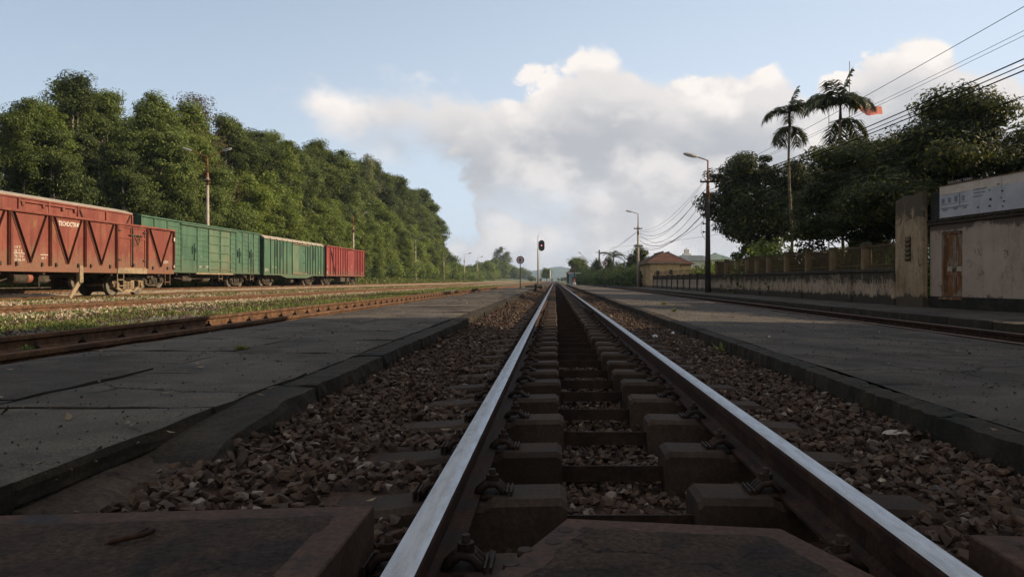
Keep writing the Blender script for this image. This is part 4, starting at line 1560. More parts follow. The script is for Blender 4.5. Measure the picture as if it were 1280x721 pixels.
mb = MB()
mb.box((-1.37, .02, 1.0), (-1.30, L2 - .02, ZR))
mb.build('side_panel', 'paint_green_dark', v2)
van_roof(v2, L2, ZR - .05, 'paint_green', rise=.16)
ladder(v2, 1.385, 14.45, .75, 2.55, .42, 5, 'grime')
ladder(v2, 1.30, 9.4, .40, .90, .5, 1, 'grime_tan', 'foot_step')
ladder(v2, 1.30, 14.5, .40, .90, .5, 1, 'grime_tan', 'foot_step')
mb = MB()
mb.cyl((.75, 7.9, .55), (.75, 8.8, .55), .2, n=14)
mb.box((.4, 5.2, .42), (1.0, 6.3, .72), .03)
mb.tube([(.9, 4.4, .6), (.9, 5.6, .52), (.9, 8, .6), (.95, 11.2, .66)], .035, 6)
mb.build('brake_gear', 'grime', v2)
add_bogie(v2, 2.4, bogie_dark)
add_bogie(v2, L2 - 2.55, bogie_dark)
for y, z, s_, h in ((6.75, 1.95, 'T 40', .17), (6.6, 1.25, '36 T', .20), (7.4, 1.25, '15 M', .20), (3.0, 1.12, '22.4', .13), (15.4, 1.3, '7', .2), (8.1, 1.15, '3', .16)):
    text_mesh(s_, h, 'mark_white', v2, (1.352 if z < 1.9 or y < 6 else 1.33, y, z), FACE_PX)

# shorter green van with upright ribs and a pale roof edge
L3 = 14.9
v3 = van_base('green van with upright ribs and a pale segmented roof edge, second green van', 57.05, L3, .96, 'paint_green', 'paint_green_dark')
ZR3 = 3.74
ribs = [0.05, 1.45, 2.3, 2.85, 3.45, 4.15, 5.0, 6.25, 9.6, 10.2, 10.9, 11.6, 12.4, 13.2, 14.0, L3 - .05]
for k, (a, b_) in enumerate(zip(ribs, ribs[1:])):
    mb = MB()
    if k == 7:
        mb.box((1.30, a + .05, 1.02), (1.345, (a + b_) / 2 - .012, ZR3 - .10))
        mb.build('sliding_door', 'paint_green_pale', v3)
        mb = MB()
        mb.box((1.30, (a + b_) / 2 + .012, 1.02), (1.345, b_ - .05, ZR3 - .10))
        dq = mb.build('sliding_door', 'paint_green', v3)
        mb = MB()
        for z in (1.1, 2.0, 3.0):
            mb.box((1.345, b_ - .5, z), (1.40, b_ - .1, z + .07))
        mb.build('door_latch', 'paint_green_dark', dq)
    else:
        mb.box((1.30, a + .01, .96), (1.325, b_ - .01, ZR3))
        mb.build('side_panel', 'paint_green', v3)
for p in ribs:
    mb = MB()
    mb.prism([(1.325, p - .055), (1.405, p - .035), (1.405, p + .035), (1.325, p + .055)], 'z', .98, ZR3 - .02)
    mb.build('side_post', 'paint_green', v3)
for p in (2.55, 3.75, 10.5, 12.0):
    mb = MB()
    mb.box((1.326, p - .12, 2.35), (1.345, p + .12, ZR3 - .22))
    mb.build('vent_slot', 'black_gloss', v3)
for a, b_, up, dn in ((0, L3, .80, .72),):
    mb = MB()
    mb.prism([(0, 1.0), (L3, 1.0), (L3, .88), (11.6, .88), (9.9, .66), (4.9, .66), (3.4, .88), (0, .88)], 'x', 1.29, 1.375)
    mb.build('sole_bar', 'paint_green', v3)
mb = MB()
mb.box((1.345, 6.2, 1.02), (1.44, 9.9, 1.09), .01)
mb.box((1.345, 6.2, ZR3 - .16), (1.44, 10.6, ZR3 - .09), .01)
mb.build('door_track', 'grime_tan', v3)
mb = MB()
mb.box((-1.36, .02, .8), (-1.31, L3 - .02, ZR3))
mb.build('side_panel', 'paint_green_dark', v3)
for k in range(12):
    mb = MB()
    a, b_ = L3 * k / 12 + .03, L3 * (k + 1) / 12 - .03
    mb.prism([(1.41, ZR3), (1.41, ZR3 + .05), (1.15, ZR3 + .26), (1.15, ZR3)], 'y', a, b_)
    mb.build('roof_edge', 'roof_pale', v3)
    mb = MB()
    mb.box((1.13, b_ + .01, ZR3), (1.43, b_ + .05, ZR3 + .10))
    mb.build('roof_bracket', 'grime', v3)
van_roof(v3, L3, ZR3 + .2, 'roof_pale', W=1.16, rise=.16, segs=1)
mb = MB()
mb.cyl((.8, 6.7, .42), (.8, 7.6, .42), .19, n=14)
mb.box((1.2, 5.9, .30), (1.36, 6.5, .52), .02)
mb.build('brake_gear', 'grime', v3)
add_bogie(v3, 2.45, bogie_dark)
add_bogie(v3, L3 - 2.45, bogie_dark)
for y, z, s_ in ((.35, 1.2, '22 T'), (.9, 1.2, '5'), (2.5, 1.45, '6'), (1.9, 1.45, '1'), (13.5, 1.1, '4')):
    text_mesh(s_, .26, 'mark_white', v3, (1.330, y, z), FACE_PX)

# bright red van at the far end
L4 = 14.6
v4 = van_base('bright red van with close upright ribs at the far end of the train', 72.65, L4, .98, 'paint_red_bright', 'paint_red_dark')  # end and far side take the darker red, their shade put into colour
ZR4 = 3.87
ribs = [0.05, 1.35, 2.35, 3.25, 4.1, 4.95, 5.8, 6.65, 7.4, 10.2, 10.95, 11.6, 12.3, 13.0, 13.7, L4 - .05]
for k, (a, b_) in enumerate(zip(ribs, ribs[1:])):
    mb = MB()
    if k == 8:
        mb.box((1.31, a + .05, 1.04), (1.36, b_ - .05, ZR4 - .14))
        for z in (1.3, 2.0, 2.7, 3.2):
            mb.box((1.36, a + .1, z), (1.395, b_ - .1, z + .07))
        mb.build('sliding_door', 'paint_red_bright', v4)
    else:
        mb.box((1.30, a + .01, .98), (1.325, b_ - .01, ZR4))
        mb.build('side_panel', 'paint_red_bright', v4)
for p in ribs:
    mb = MB()
    mb.prism([(1.325, p - .06), (1.415, p - .045), (1.415, p + .045), (1.325, p + .06)], 'z', 1.0, ZR4 - .02)
    mb.build('side_post', 'paint_red_bright', v4)
for (a, b_) in ((1.45, 3.15),):
    mb = MB()
    bar(mb, (a, ZR4 - .2), (b_, 1.0), .12, .07, 1.34)
    mb.build('brace', 'paint_red_dark', v4)
mb = MB()
mb.box((1.29, 0, .90), (1.38, L4, 1.02), .01)
mb.build('sole_bar', 'paint_red_bright', v4)
mb = MB()
mb.box((1.29, 0, ZR4 - .05), (1.44, L4, ZR4 + .06), .01)
mb.build('side_rail', 'paint_red_bright', v4)
mb = MB()
mb.box((-1.36, .02, .8), (-1.31, L4 - .02, ZR4))
mb.build('side_panel', 'paint_red_dark', v4)
van_roof(v4, L4, ZR4 + .04, 'roof_pale', rise=.15)
mb = MB()
mb.box((.5, 5.5, .30), (1.2, 7.2, .78), .04)
mb.box((.4, 8.2, .35), (1.1, 9.2, .78), .04)
mb.build('brake_gear', 'grime', v4)
add_bogie(v4, 2.45, bogie_dark)
add_bogie(v4, L4 - 2.45, bogie_dark)
for y, z, s_ in ((.4, 1.15, '5'), (.4, 1.75, '11'), (9.0, 1.8, 'T'), (13.4, 1.2, '3')):
    text_mesh(s_, .34, 'mark_white', v4, (1.335 if y < 8 else 1.40, y, z), FACE_PX)

# ------------------------------------------------------------------ lamp posts and poles
def tapered(mb, h, r0, r1, n=12, z0=-.4):
    mb.cyl((0, 0, z0), (0, 0, h), r0, r1, n)
    return mb

def lamp_head(root, tip, along, mat='lamp_grey', size=1.0):
    """cobra-head lantern at the end of an arm"""
    a = Vector(along).normalized()
    s = a.cross(Vector((0, 0, 1))).normalized()
    u = s.cross(a)
    h = MB()
    rows = [(0, .05, .05), (.12, .085, .075), (.34, .13, .085), (.58, .125, .075), (.72, .07, .04)]
    vs = []
    for t_, w_, hh in rows:
        c_ = Vector(tip) + a * (t_ * size)
        for (p, q) in ((-1, -.55), (1, -.55), (1, .25), (.55, 1), (-.55, 1), (-1, .25)):
            vs.append(c_ + s * (p * w_ * size) + u * (q * hh * size))
    fs = [(r__ * 6 + k, r__ * 6 + (k + 1) % 6, (r__ + 1) * 6 + (k + 1) % 6, (r__ + 1) * 6 + k) for r__ in range(len(rows) - 1) for k in range(6)]
    fs += [tuple(range(5, -1, -1)), tuple(24 + k for k in range(6))]
    h.add(vs, fs)
    o = h.build('lamp_head', mat, root)
    g = MB()
    vs = []
    for t_, w_ in ((.16, .075), (.36, .105), (.6, .09)):
        c_ = Vector(tip) + a * (t_ * size)
        for p, q in ((-1, -.56), (1, -.56), (.6, -1.0), (-.6, -1.0)):
            vs.append(c_ + s * (p * w_ * size) + u * (q * .075 * size))
    g.add(vs, [(r__ * 4 + k, r__ * 4 + (k + 1) % 4, (r__ + 1) * 4 + (k + 1) % 4, (r__ + 1) * 4 + k) for r__ in range(2) for k in range(4)] + [(3, 2, 1, 0), (8, 9, 10, 11)])
    g.build('lamp_glass', 'white_paint', o)
    return o

def street_lamp(label, loc, H, arms, pole_mat='pole_dark', tube_mat='pole_rust', r0=.16, r1=.10, tube=1.5, cross=(), group=None, head=1.0):
    l = thing('street_lamp', label, 'street lamp', loc, 0, group)
    mb = MB()
    tapered(mb, H - tube, r0, r1)
    mb.build('pole', pole_mat, l)
    mb = MB()
    mb.cyl((0, 0, H - tube - .6), (0, 0, H - tube + .35), r1 * 1.25, r1 * .8, 10)
    mb.cyl((0, 0, H - tube + .3), (0, 0, H), .055, .045, 8)
    mb.build('top_tube', tube_mat, l)
    for dx, dy, dz in arms:
        mb = MB()
        mb.tube([(0, 0, H - .05), (dx * .18, dy * .18, H + .02), (dx, dy, H + dz)], .035, 7)
        mb.build('arm', tube_mat, l)
        lamp_head(l, (dx, dy, H + dz), (dx, dy, dz * .8), size=head)
    for z, w in cross:
        mb = MB()
        mb.box((-w, -.14, z - .05), (w, -.06, z + .05))
        c_ = mb.build('crossarm', 'pole_dark', l)
        for k in (-.9, -.35, .35, .9):
            mb = MB()
            mb.cyl((k * w, -.10, z + .052), (k * w, -.10, z + .17), .04, .028, 8)
            mb.build('insulator', 'insulator', c_)
    return l

r1 = street_lamp('tall dark lamp post by the near end of the panelled wall, carrying many cables', (9.15, 44.0, -.17), 7.9, [(-.62, -.1, .17)], cross=((6.6, .48),), r0=.19, r1=.10, head=1.25, tube=1.55)
for z in (5.9, 5.35, 4.6, 4.1, 3.6):
    mb = MB()
    mb.cyl((-.13, -.05, z), (-.30, -.12, z + .02), .03, n=6)
    mb.cyl((-.30, -.12, z - .06), (-.30, -.12, z + .08), .045, n=7)
    mb.build('cable_bracket', 'pole_dark', r1)
r2 = street_lamp('thinner lamp post with two cable crossarms in front of the yellow house', (9.15, 80.9, -.17), 8.05, [(-.6, -.1, .16)], pole_mat='pole_concrete', cross=((6.4, .46), (4.5, .5)), r0=.17, r1=.10, tube=1.7, head=1.1)

left_lab = ['rust-topped lamp post with two lamp arms rising behind the first green van', 'lamp post with one lamp behind the bright red van',
            'lamp post in front of the wood, next beyond the red van', 'slim lamp post where the wood ends', 'pale lamp post against the far low trees, nearer of the pair',
            'pale lamp post against the far low trees, farther of the pair', 'faint post farthest along the tree line']
for k, (px, H, X) in enumerate(((259.4, 10.0, 26.5), (441.5, 9.0, 26.5), (519.5, 8.4, 26.5), (554.6, 7.2, 26.5), (580.4, 8.1, 26.5), (596.8, 8.3, 26.5), (618.4, 7.5, 26.5))):
    d = X * F / (693.5 - px)
    z = ground_z(-X, d)
    arms = [(-1.15, -.1, .42), (1.2, -.1, .40)] if k == 0 else [(1.15, -.1, .30)]
    if k in (3, 6):
        arms = [(.7, -.1, .2)]
    street_lamp(left_lab[k], (-X, d, z), H - z + .0, arms, pole_mat='pole_concrete', tube_mat='pole_rust' if k < 2 else 'pole_concrete', r0=.16 + .03 * (k > 3), r1=.10 + .03 * (k > 3), tube=1.6, group='lamp posts along the wood',
                cross=((H - z - 1.9, .22),) if k < 2 else (), head=1.0 + .5 * (k > 3))
# poles beyond the hedge on the right
lab = ['dark telegraph pole above the hedge, right of the small lamp post', 'short dark pole left of the coconut palm']
for k, (px, X, H) in enumerate(((749.0, 9.2, 7.1), (745.3, 9.6, 5.9))):
    d = X * F / (px - 693.5)
    tp = thing('telegraph_pole', lab[k], 'telegraph pole', (X, d, -.2))
    mb = MB()
    tapered(mb, H, .19, .14)
    mb.build('pole', 'pole_dark', tp)
    mb = MB()
    mb.box((-.8, -.1, H - .6), (.8, .0, H - .48))
    mb.build('crossarm', 'pole_dark', tp)
street_lamp('distant lamp post leaning its arm over the round tree', (9.15, 220, -.2), 7.6, [(-1.2, 0, 1.0)], pole_mat='pole_concrete', r0=.24, r1=.15, tube=2.0, head=1.7)
tp = thing('telegraph_pole', 'thin dark pole in front of the blue hut', 'telegraph pole', (4.35, 162, -.2))
mb = MB()
tapered(mb, 4.6, .15, .11)
mb.build('pole', 'pole_dark', tp)

# ------------------------------------------------------------------ signals and round signs
sg = thing('railway_signal', 'white signal post with a black oval head left of the rails', 'railway signal', (-2.47, 110, -.15))
mb = MB()
mb.cyl((0, 0, 0), (0, 0, 7.35), .14, .09, 12)
mb.build('post', 'pole_white', sg)
mb = MB()
mb.cyl((0, 0, 7.35), (0, 0, 7.5), .05, .02, 8)
mb.box((-.5, -.5, -.3), (.5, .5, .12), .05)
mb.build('base_block', 'coping_dark', sg)
mb = MB()
pts_ = []
for k in range(24):
    a = 2 * math.pi * k / 24
    pts_.append((.50 + .45 * math.cos(a), 5.9 + .45 * math.sin(a) + (.36 if math.sin(a) > 0 else -.36)))
mb.prism(pts_, 'y', -.22, -.17)
hd = mb.build('signal_head', 'black_gloss', sg)
mb = MB()
mb.cyl((.50, -.22, 5.9), (.50, -.34, 5.9), .13, .14, 14, caps=False)
mb.build('hood', 'black_gloss', hd)
mb = MB()
mb.cyl((.50, -.225, 5.9), (.50, -.235, 5.9), .10, n=14)
mb.build('lens', 'signal_lens', hd)
mb = MB()
for k in (-.14, .14):
    mb.box((k - .02, .1, 0), (k + .02, .14, 5.4))
for i in range(16):
    mb.box((-.14, .105, .3 + i * .33), (.14, .135, .33 + i * .33))
mb.build('ladder', 'pole_concrete', sg)

sg2 = thing('railway_signal', 'distant white signal post with a black head beside the vanishing point', 'railway signal', (-1.9, 300, -.2))
mb = MB()
mb.cyl((0, 0, 0), (0, 0, 4.9), .24, .2, 10)
mb.build('post', 'pole_white', sg2)
mb = MB()
mb.prism([(-.75 + .5 * math.cos(2 * math.pi * k / 16), 4.0 + .9 * math.sin(2 * math.pi * k / 16)) for k in range(16)], 'y', -.4, -.3)
mb.build('signal_head', 'black_gloss', sg2)

def round_sign(label, loc, hc, r, glyph):
    s = thing('round_sign', label, 'railway sign', loc, 0, 'round signs on posts')
    mb = MB()
    mb.cyl((0, 0, -.1), (0, 0, hc - r * .7), .03, n=8)
    mb.build('post', 'pole_dark', s)
    mb = MB()
    mb.cyl((0, -.03, hc), (0, .0, hc), r, n=32)
    mb.build('rim', 'sign_red', s)
    mb = MB()
    mb.cyl((0, -.036, hc), (0, -.028, hc), r * .76, n=32)
    f_ = mb.build('face', 'sign_face', s)
    text_mesh(glyph, r * 1.15, 'glyph_dark', f_, (-r * .33, -.038, hc - r * .41), FACE_NY, bold=.012)
    mb = MB()
    mb.box((-.16, -.16, -.06), (.16, .16, .03), .02)
    mb.build('foot', 'slab', s)
    return s
round_sign('round white sign with a dark red rim on the left platform', (-2.40, 51.2, .03), 1.945, .275, '8')
round_sign('round sign with a dark red rim in front of the hedge', (4.80, 70, -.12), 2.31, .285, '8')

dw = thing('ground_signal', 'low red and white signal marker at the end of the right platform', 'ground signal', (2.83, 108, -.12))
mb = MB()
mb.box((-.22, -.2, -.1), (.22, .2, .42), .04)
mb.build('base_block', 'white_paint', dw)
mb = MB()
mb.prism([(.0 + .26 * math.cos(2 * math.pi * k / 20), .72 + .28 * math.sin(2 * math.pi * k / 20)) for k in range(20)], 'y', -.1, .0)
mb.build('signal_disc', 'red_paint', dw)
mb = MB()
mb.cyl((.06, -.12, .68), (.06, -.10, .68), .09, n=12)
mb.build('lens', 'white_paint', dw)
mb = MB()
mb.cyl((0, .05, .3), (0, .05, 1.3), .06, n=8)
mb.build('post', 'pole_dark', dw)
# little marker post at the platform's end
mp = MB()
mp.box((-.07, -.07, -.2), (.07, .07, .42), .015)
mp.build('marker_post', 'coping_dark', None, loc=(-1.05, 40.5, -.05), label='short dark post at the edge of the left platform', cat='marker post')
# ------------------------------------------------------------------ garden wall with pillars and iron grilles
WX = 10.0
fence = thing('garden_wall', 'stained plaster wall topped with pillars and rusty iron grilles', 'wall', (0, 0, 0))
pd = [23.9, 26.7, 29.3, 32.0, 34.7, 36.7, 38.6, 40.7, 43.3, 45.9]
bounds = [21.62] + [p for p in pd] + [47.3]
# plastered wall in bays between shallow piers
for a, b_ in zip(bounds, bounds[1:]):
    mb = MB()
    mb.box((WX, a + .004, -.25), (WX + .22, b_ - .004, .80))
    mb.build('wall_bay', 'wall_plaster', fence)
for a in (21.75, 24.9, 29.9, 36.0, 41.8, 47.2):
    mb = MB()
    mb.box((WX - .06, a - .16, -.25), (WX + .02, a + .16, .78), .015)
    mb.build('pier', 'wall_plaster', fence)
mb = MB()
mb.box((WX - .05, 21.62, .80), (WX + .27, 47.3, .92), .02)
mb.build('coping', 'coping_dark', fence)
for k, p in enumerate(pd):
    mb = MB()
    mb.box((WX + .0, p - .13, .92), (WX + .24, p + .12, 1.76 + random.uniform(-.04, .04)), .012)
    pl_ = mb.build('pillar', 'pillar_plaster', fence)
    mb = MB()
    mb.box((WX - .014, p - .10, .92), (WX - .002, p + .10, 1.70))
    mb.build('facing', 'pillar_plaster', pl_)
    # gap-filling grille up to the next pillar
    a = p - .13
    nb_ = (pd[k - 1] + .13) if k else 21.72
    g = MB()
    for z in (1.02, 1.62):
        g.box((WX + .11, nb_, z), (WX + .14, a, z + .035))
    n_ = int((a - nb_) / .095)
    for i in range(1, n_):
        y = nb_ + (a - nb_) * i / n_
        g.box((WX + .115, y - .008, .92), (WX + .133, y + .008, 1.74 if i % 2 else 1.68))
    g.build('grille', 'iron', fence)
# flat dark plates put the shade of pierced slots into colour under the coping
for d0 in (22.2, 23.2, 24.4, 25.5):
    for i in range(5):
        mb = MB()
        mb.box((WX - .004, d0 + i * .16, .46), (WX + .004, d0 + i * .16 + .06, .60 + .02 * (i % 2)))
        mb.build('slot_shade', 'coping_dark', fence)

gp = MB()
gp.box((9.85, 47.35, -.3), (10.25, 47.95, 1.05), .02)
gp.build('gate_post', 'pillar_plaster', None, label='yellow plastered gate post just right of the tall lamp post', cat='gate post')

# panel wall farther along: concrete posts with infill panels
pw = thing('panel_wall', 'low concrete panel wall with upright posts between the lamp post and the yellow house', 'wall', (0, 0, 0))
pp = [48.4] + [51.6, 54.4, 57.1, 59.8, 62.8, 65.5, 68.4, 71.7, 74.6]
for k, p in enumerate(pp):
    mb = MB()
    mb.box((9.93, p - .11, -.3), (10.15, p + .11, 1.05 + random.uniform(-.02, .02)), .012)
    mb.build('post', 'coping_dark', pw)
    if k + 1 < len(pp):
        q = pp[k + 1]
        for z0, z1, mt, off in ((-.3, .28, 'panel_wall', 0), (.285, .62, 'hall_plaster', .012), (.625, .98, 'coping_dark', .0)):
            mb = MB()
            mb.box((9.99 + off, p + .11, z0), (10.07 + off, q - .11, z1), .006)
            mb.build('wall_panel', mt, pw)
        mb = MB()
        n_ = 9
        for i in range(1, n_):
            y = p + (q - p) * i / n_
            mb.box((10.02, y - .012, .98), (10.04, y + .012, 1.40 + .04 * (i % 2)))
        mb.box((10.015, p + .11, 1.26), (10.045, q - .11, 1.29))
        mb.build('grille', 'iron', pw)

# ------------------------------------------------------------------ tall plastered wall end and the hall with the billboard
tw = thing('tall_wall', 'tall stained yellow wall with a louvred vent beside the billboard', 'wall', (0, 0, 0))
mb = MB()
vs = []
mb.prism([(21.62, -.3), (21.60, 2.86), (21.0, 2.97), (20.42, 2.93), (20.02, 2.99), (20.0, -.3)], 'x', WX, WX + .13)
mb.build('wall', 'tall_plaster', tw)
vent = MB()
vent.box((WX - .012, 20.66, 1.10), (WX + .02, 20.98, 1.78))
vf = vent.build('vent', 'coping_dark', tw)
for i in range(5):
    mb = MB()
    z = 1.14 + i * .13
    mb.add([(WX - .05, 20.68, z), (WX - .05, 20.96, z), (WX - .012, 20.96, z + .08), (WX - .012, 20.68, z + .08), (WX - .05, 20.68, z + .016), (WX - .05, 20.96, z + .016), (WX - .012, 20.96, z + .096), (WX - .012, 20.68, z + .096)],
           [(0, 1, 2, 3), (4, 7, 6, 5), (0, 4, 5, 1), (2, 6, 7, 3), (0, 3, 7, 4), (1, 5, 6, 2)])
    mb.build('louvre', 'iron', vf)

# hall: a frame of its own, x' along the front (towards the viewer), y' into the building
hall_rz = math.atan2(-1.0, .155)                      # front runs from (10.2,20.4) towards the camera
HD = Vector((.155, -1, 0)).normalized()
HN = Vector((-HD.y * -1, 0, 0))
hall = thing('station_hall', 'low pinkish plaster building with a worn brown double door', 'building', (10.2, 20.0, -.17), math.atan2(HD.y, HD.x))
# local x = along HD (towards the camera), local y = to the left of HD = into the building (+X)
def hall_box(name, lo, hi, mat, ch=0.0, parent=hall):
    mb = MB()
    mb.box(lo, hi, ch)
    return mb.build(name, mat, parent)
HH = 2.20
Lh = 6.3
door_x = (.46, 1.25)
d2 = (3.56, 4.4)
hall_box('wall', (0, 0, .30), (door_x[0], .22, HH), 'hall_plaster')
hall_box('wall', (door_x[1], 0, .30), (d2[0], .22, HH), 'hall_plaster')
hall_box('wall', (d2[1], 0, .30), (Lh, .22, HH), 'hall_plaster')
hall_box('wall', (door_x[0], 0, 2.0), (door_x[1], .22, HH), 'hall_plaster')
hall_box('wall', (d2[0], 0, 2.0), (d2[1], .22, HH), 'hall_plaster')
hall_box('wall', (0, .22, .0), (.2, 4.5, HH), 'hall_plaster')
hall_box('wall', (Lh - .2, .22, 0), (Lh, 4.5, HH), 'hall_plaster')
hall_box('wall', (0.2, 4.3, 0), (Lh - .2, 4.5, HH), 'hall_plaster')
hall_box('plinth', (-.02, -.045, -.2), (Lh, .22, .30), 'plinth_dark', .015)
hall_box('roof_slab', (-.10, -.07, HH), (Lh + .2, 4.7, HH + .09), 'coping_dark', .015)
for i in range(12):
    hall_box('roof_tile', (-.05 + i * .5, -.10, HH + .092), (.40 + i * .5, .2, HH + .135), 'coping_dark', .008)
hall_box('gap_shade', (-.13, -.10, .0), (-.05, -.02, HH), 'board_dark', .02)  # dark strip puts the shade of the gap beside the tall wall into colour
for (a, b_) in (door_x, d2):
    fr = hall_box('door_frame', (a, .04, .28), (a + .05, .16, 2.0), 'door_wood')
    hall_box('door_frame', (b_ - .05, .04, .28), (b_, .16, 2.0), 'door_wood')
    hall_box('door_frame', (a + .05, .04, 1.94), (b_ - .05, .16, 2.0), 'door_wood')
    hall_box('door_sill', (a - .03, -.07, .22), (b_ + .03, .22, .285), 'door_wood', .008)
    mid = (a + b_) / 2
    for (p, q, s) in ((a + .05, mid - .004, 1), (mid + .004, b_ - .05, -1)):
        mb = MB()
        y0 = .07
        # stiles, rails and sunk panels
        for u, v_ in ((p, p + .06), (q - .06, q)):
            mb.box((u, y0, .285), (v_, y0 + .045, 1.938))
        for z0, z1 in ((.285, .40), (.86, .96), (1.10, 1.20), (1.84, 1.938)):
            mb.box((p + .06, y0, z0), (q - .06, y0 + .045, z1))
        leaf = mb.build('door_leaf', 'door_wood', hall)
        for z0, z1, mt in ((.40, .86, 'door_wood'), (.96, 1.10, 'pole_concrete'), (1.20, 1.84, 'door_wood')):
            mb = MB()
            mb.box((p + .06, y0 + .018, z0), (q - .06, y0 + .035, z1))
            mb.build('door_panel', mt, leaf)
    mb = MB()
    mb.box((mid - .05, .045, 1.0), (mid + .05, .07, 1.05), .006)
    mb.cyl((mid, .03, .97), (mid, .06, .97), .03, n=8)
    mb.build('padlock', 'iron', hall)
# dark board between the tall wall and the billboard
db = thing('dark_board', 'black weathered board between the tall wall and the billboard', 'board', (10.2, 20.0, -.17), hall.rotation_euler.z)
mb = MB()
mb.box((-.06, .06, HH + .13), (.385, .11, 3.10))
mb.build('panel', 'board_dark', db)
mb = MB()
for k in (0.02, .44):
    mb.box((k - .06, .115, HH + .12), (k - .01, .16, 3.12))
mb.build('frame', 'iron', db)
# billboard on the roof edge
bb = thing('billboard', 'faded billboard with a drawing of a station building on the roof of the low hall', 'billboard', (10.2, 20.0, -.17), hall.rotation_euler.z)
bw, bz0, bz1 = .735, HH + .175, 3.215
for i in range(7):
    mb = MB()
    x0 = .40 + i * bw
    mb.box((x0 + .004, .0, 0), (x0 + bw - .004, .03, bz1 - bz0))
    o = mb.build('board_panel', 'board_print', bb, loc=(0, -.02 + random.uniform(-.004, .004), bz0))
    mb = MB()
    mb.box((x0 - .02, .035, bz0 - .06), (x0 + .02, .075, bz1 + .01))
    mb.build('upright', 'iron', bb)
for z in (bz0 - .02, bz1 - .06):
    mb = MB()
    mb.box((.36, .08, z), (.40 + 7 * bw, .12, z + .05))
    mb.build('rail', 'iron', bb)
mb = MB()
mb.box((.395, -.035, bz1 - .012), (.40 + 7 * bw, .05, bz1 + .012))
mb.build('edge_trim', 'iron', bb)
mb = MB()
for x, y in ((1.2, 0), (3.2, 0), (5.0, 0)):
    mb.tube([(x, .1, bz1 - .1), (x, 1.2, HH + .12)], .025, 6)
mb.build('stay', 'iron', bb)
# the print: a line drawing of a station front, and lines of worn lettering
def bbox_(x0, z0, x1, z1, mat='letter_blue', name='printed_line'):
    mb = MB()
    mb.box((x0, -.032, bz0 + z0), (x1, -.0265, bz0 + z1))
    return mb.build(name, mat, bb)
bbox_(.47, .235, 1.05, .255); bbox_(1.03, .235, 1.50, .262); bbox_(1.17, .262, 1.195, .585)
bbox_(.47, .345, 1.45, .351)
for w0 in (.50, .74, .98, 1.26):
    for k in (0, .055):
        for j in (0, .065):
            bbox_(w0 + k, .385 + j, w0 + k + .042, .385 + j + .055, name='printed_window')
bbox_(.98, .522, 1.16, .532); bbox_(.48, .60, 1.50, .604, 'letter_faint')
for x in (.56, .66, .96, 1.04, 1.30, 1.38):
    bbox_(x, .175, x + .05, .225)
def bb_text(s, x, z, size, mat, sx=1):
    return text_mesh(s, size, mat, bb, (x, -.0275, bz0 + z), (R(90), 0, 0), sx=sx)
bb_text('CHUONG TRINH', .74, .86, .105, 'letter_faint', 1.1)
bb_text('GA HANH KHACH', 1.66, .585, .055, 'letter_blue'); bb_text('VA HANG HOA', 1.68, .50, .055, 'letter_blue'); bb_text('DUONG SAT', 1.66, .415, .055, 'letter_blue')
for x, z, w_, h in ((1.80, .14, .06, .05), (2.20, .52, .04, .04), (2.22, .28, .06, .09), (2.19, .13, .07, .06), (2.46, .63, .08, .03), (2.60, .45, .06, .05), (2.56, .30, .04, .03), (2.66, .20, .05, .05), (2.62, .09, .05, .04)):
    bbox_(x, z, x + w_, z + h * .6, 'board_dark', 'worn_patch')

# ------------------------------------------------------------------ station house out of the frame to the right: it casts the long shade over the foreground
sh = thing('station_house', 'two-storey station house with shuttered windows beside the pavement', 'building', (11.0, -12.0, -.3))
SHX, SHY, SHZ = 11.0, 24.65, 8.2
mb = MB()
mb.box((0, 0, 0), (SHX, SHY, SHZ))
mb.build('wall', 'house_plaster', sh)
mb = MB()
mb.box((-.55, -.4, SHZ + .003), (SHX + .5, SHY + .35, SHZ + .25), .03)
mb.build('roof_slab', 'pole_concrete', sh)
for i in range(7):
    for z, h in ((.9, 1.7), (4.9, 1.7)):
        y = 1.6 + i * 3.6
        mb = MB()
        mb.box((-.06, y, z), (-.003, y + 1.2, z + h))
        f_ = mb.build('window', 'wood_old', sh)
        for k in (0, 1):
            mb = MB()
            mb.box((-.075, y + .08 + k * .55, z + .08), (-.062, y + .55 + k * .55, z + h - .08))
            mb.build('pane', 'window_dark', f_)

# ------------------------------------------------------------------ yellow house, blue hut and roofs beyond
ho = thing('house', 'small yellow house with a hipped tile roof and a narrow dark door', 'house', (9.8, 75.4, -.17))
hw_, hl, he = 3.0, 9.4, 2.45
mb = MB()
mb.box((0, 0, -.1), (hw_, 3.4, he))
mb.box((0, 3.404, -.1), (.2, 4.3, he))
mb.box((0, 5.2, -.1), (.2, hl, he))
mb.box((0, 4.3, 2.05), (.2, 5.2, he))
mb.box((.2, hl - .2, -.1), (hw_, hl, he))
mb.box((hw_ - .2, 3.404, -.1), (hw_, hl - .2, he))
mb.build('wall', 'house_plaster', ho)
mb = MB()
mb.box((.06, 4.3, -.1), (.10, 5.2, 2.05))
mb.build('door', 'window_dark', ho)
for (x0, x1, z0, z1) in ((.55, .95, 1.2, 1.75), (1.9, 2.3, 1.3, 1.85)):
    mb = MB()
    mb.box((x0, -.02, z0), (x1, .0, z1))
    w_ = mb.build('window', 'wood_old', ho)
    mb = MB()
    mb.box((x0 + .05, -.026, z0 + .05), (x1 - .05, -.021, z1 - .05))
    mb.build('pane', 'window_dark', w_)
mb = MB()
e = .35
mb.box((-e, -e, he), (hw_ + e, hl + e, he + .12), .02)
mb.build('eaves', 'pole_concrete', ho)
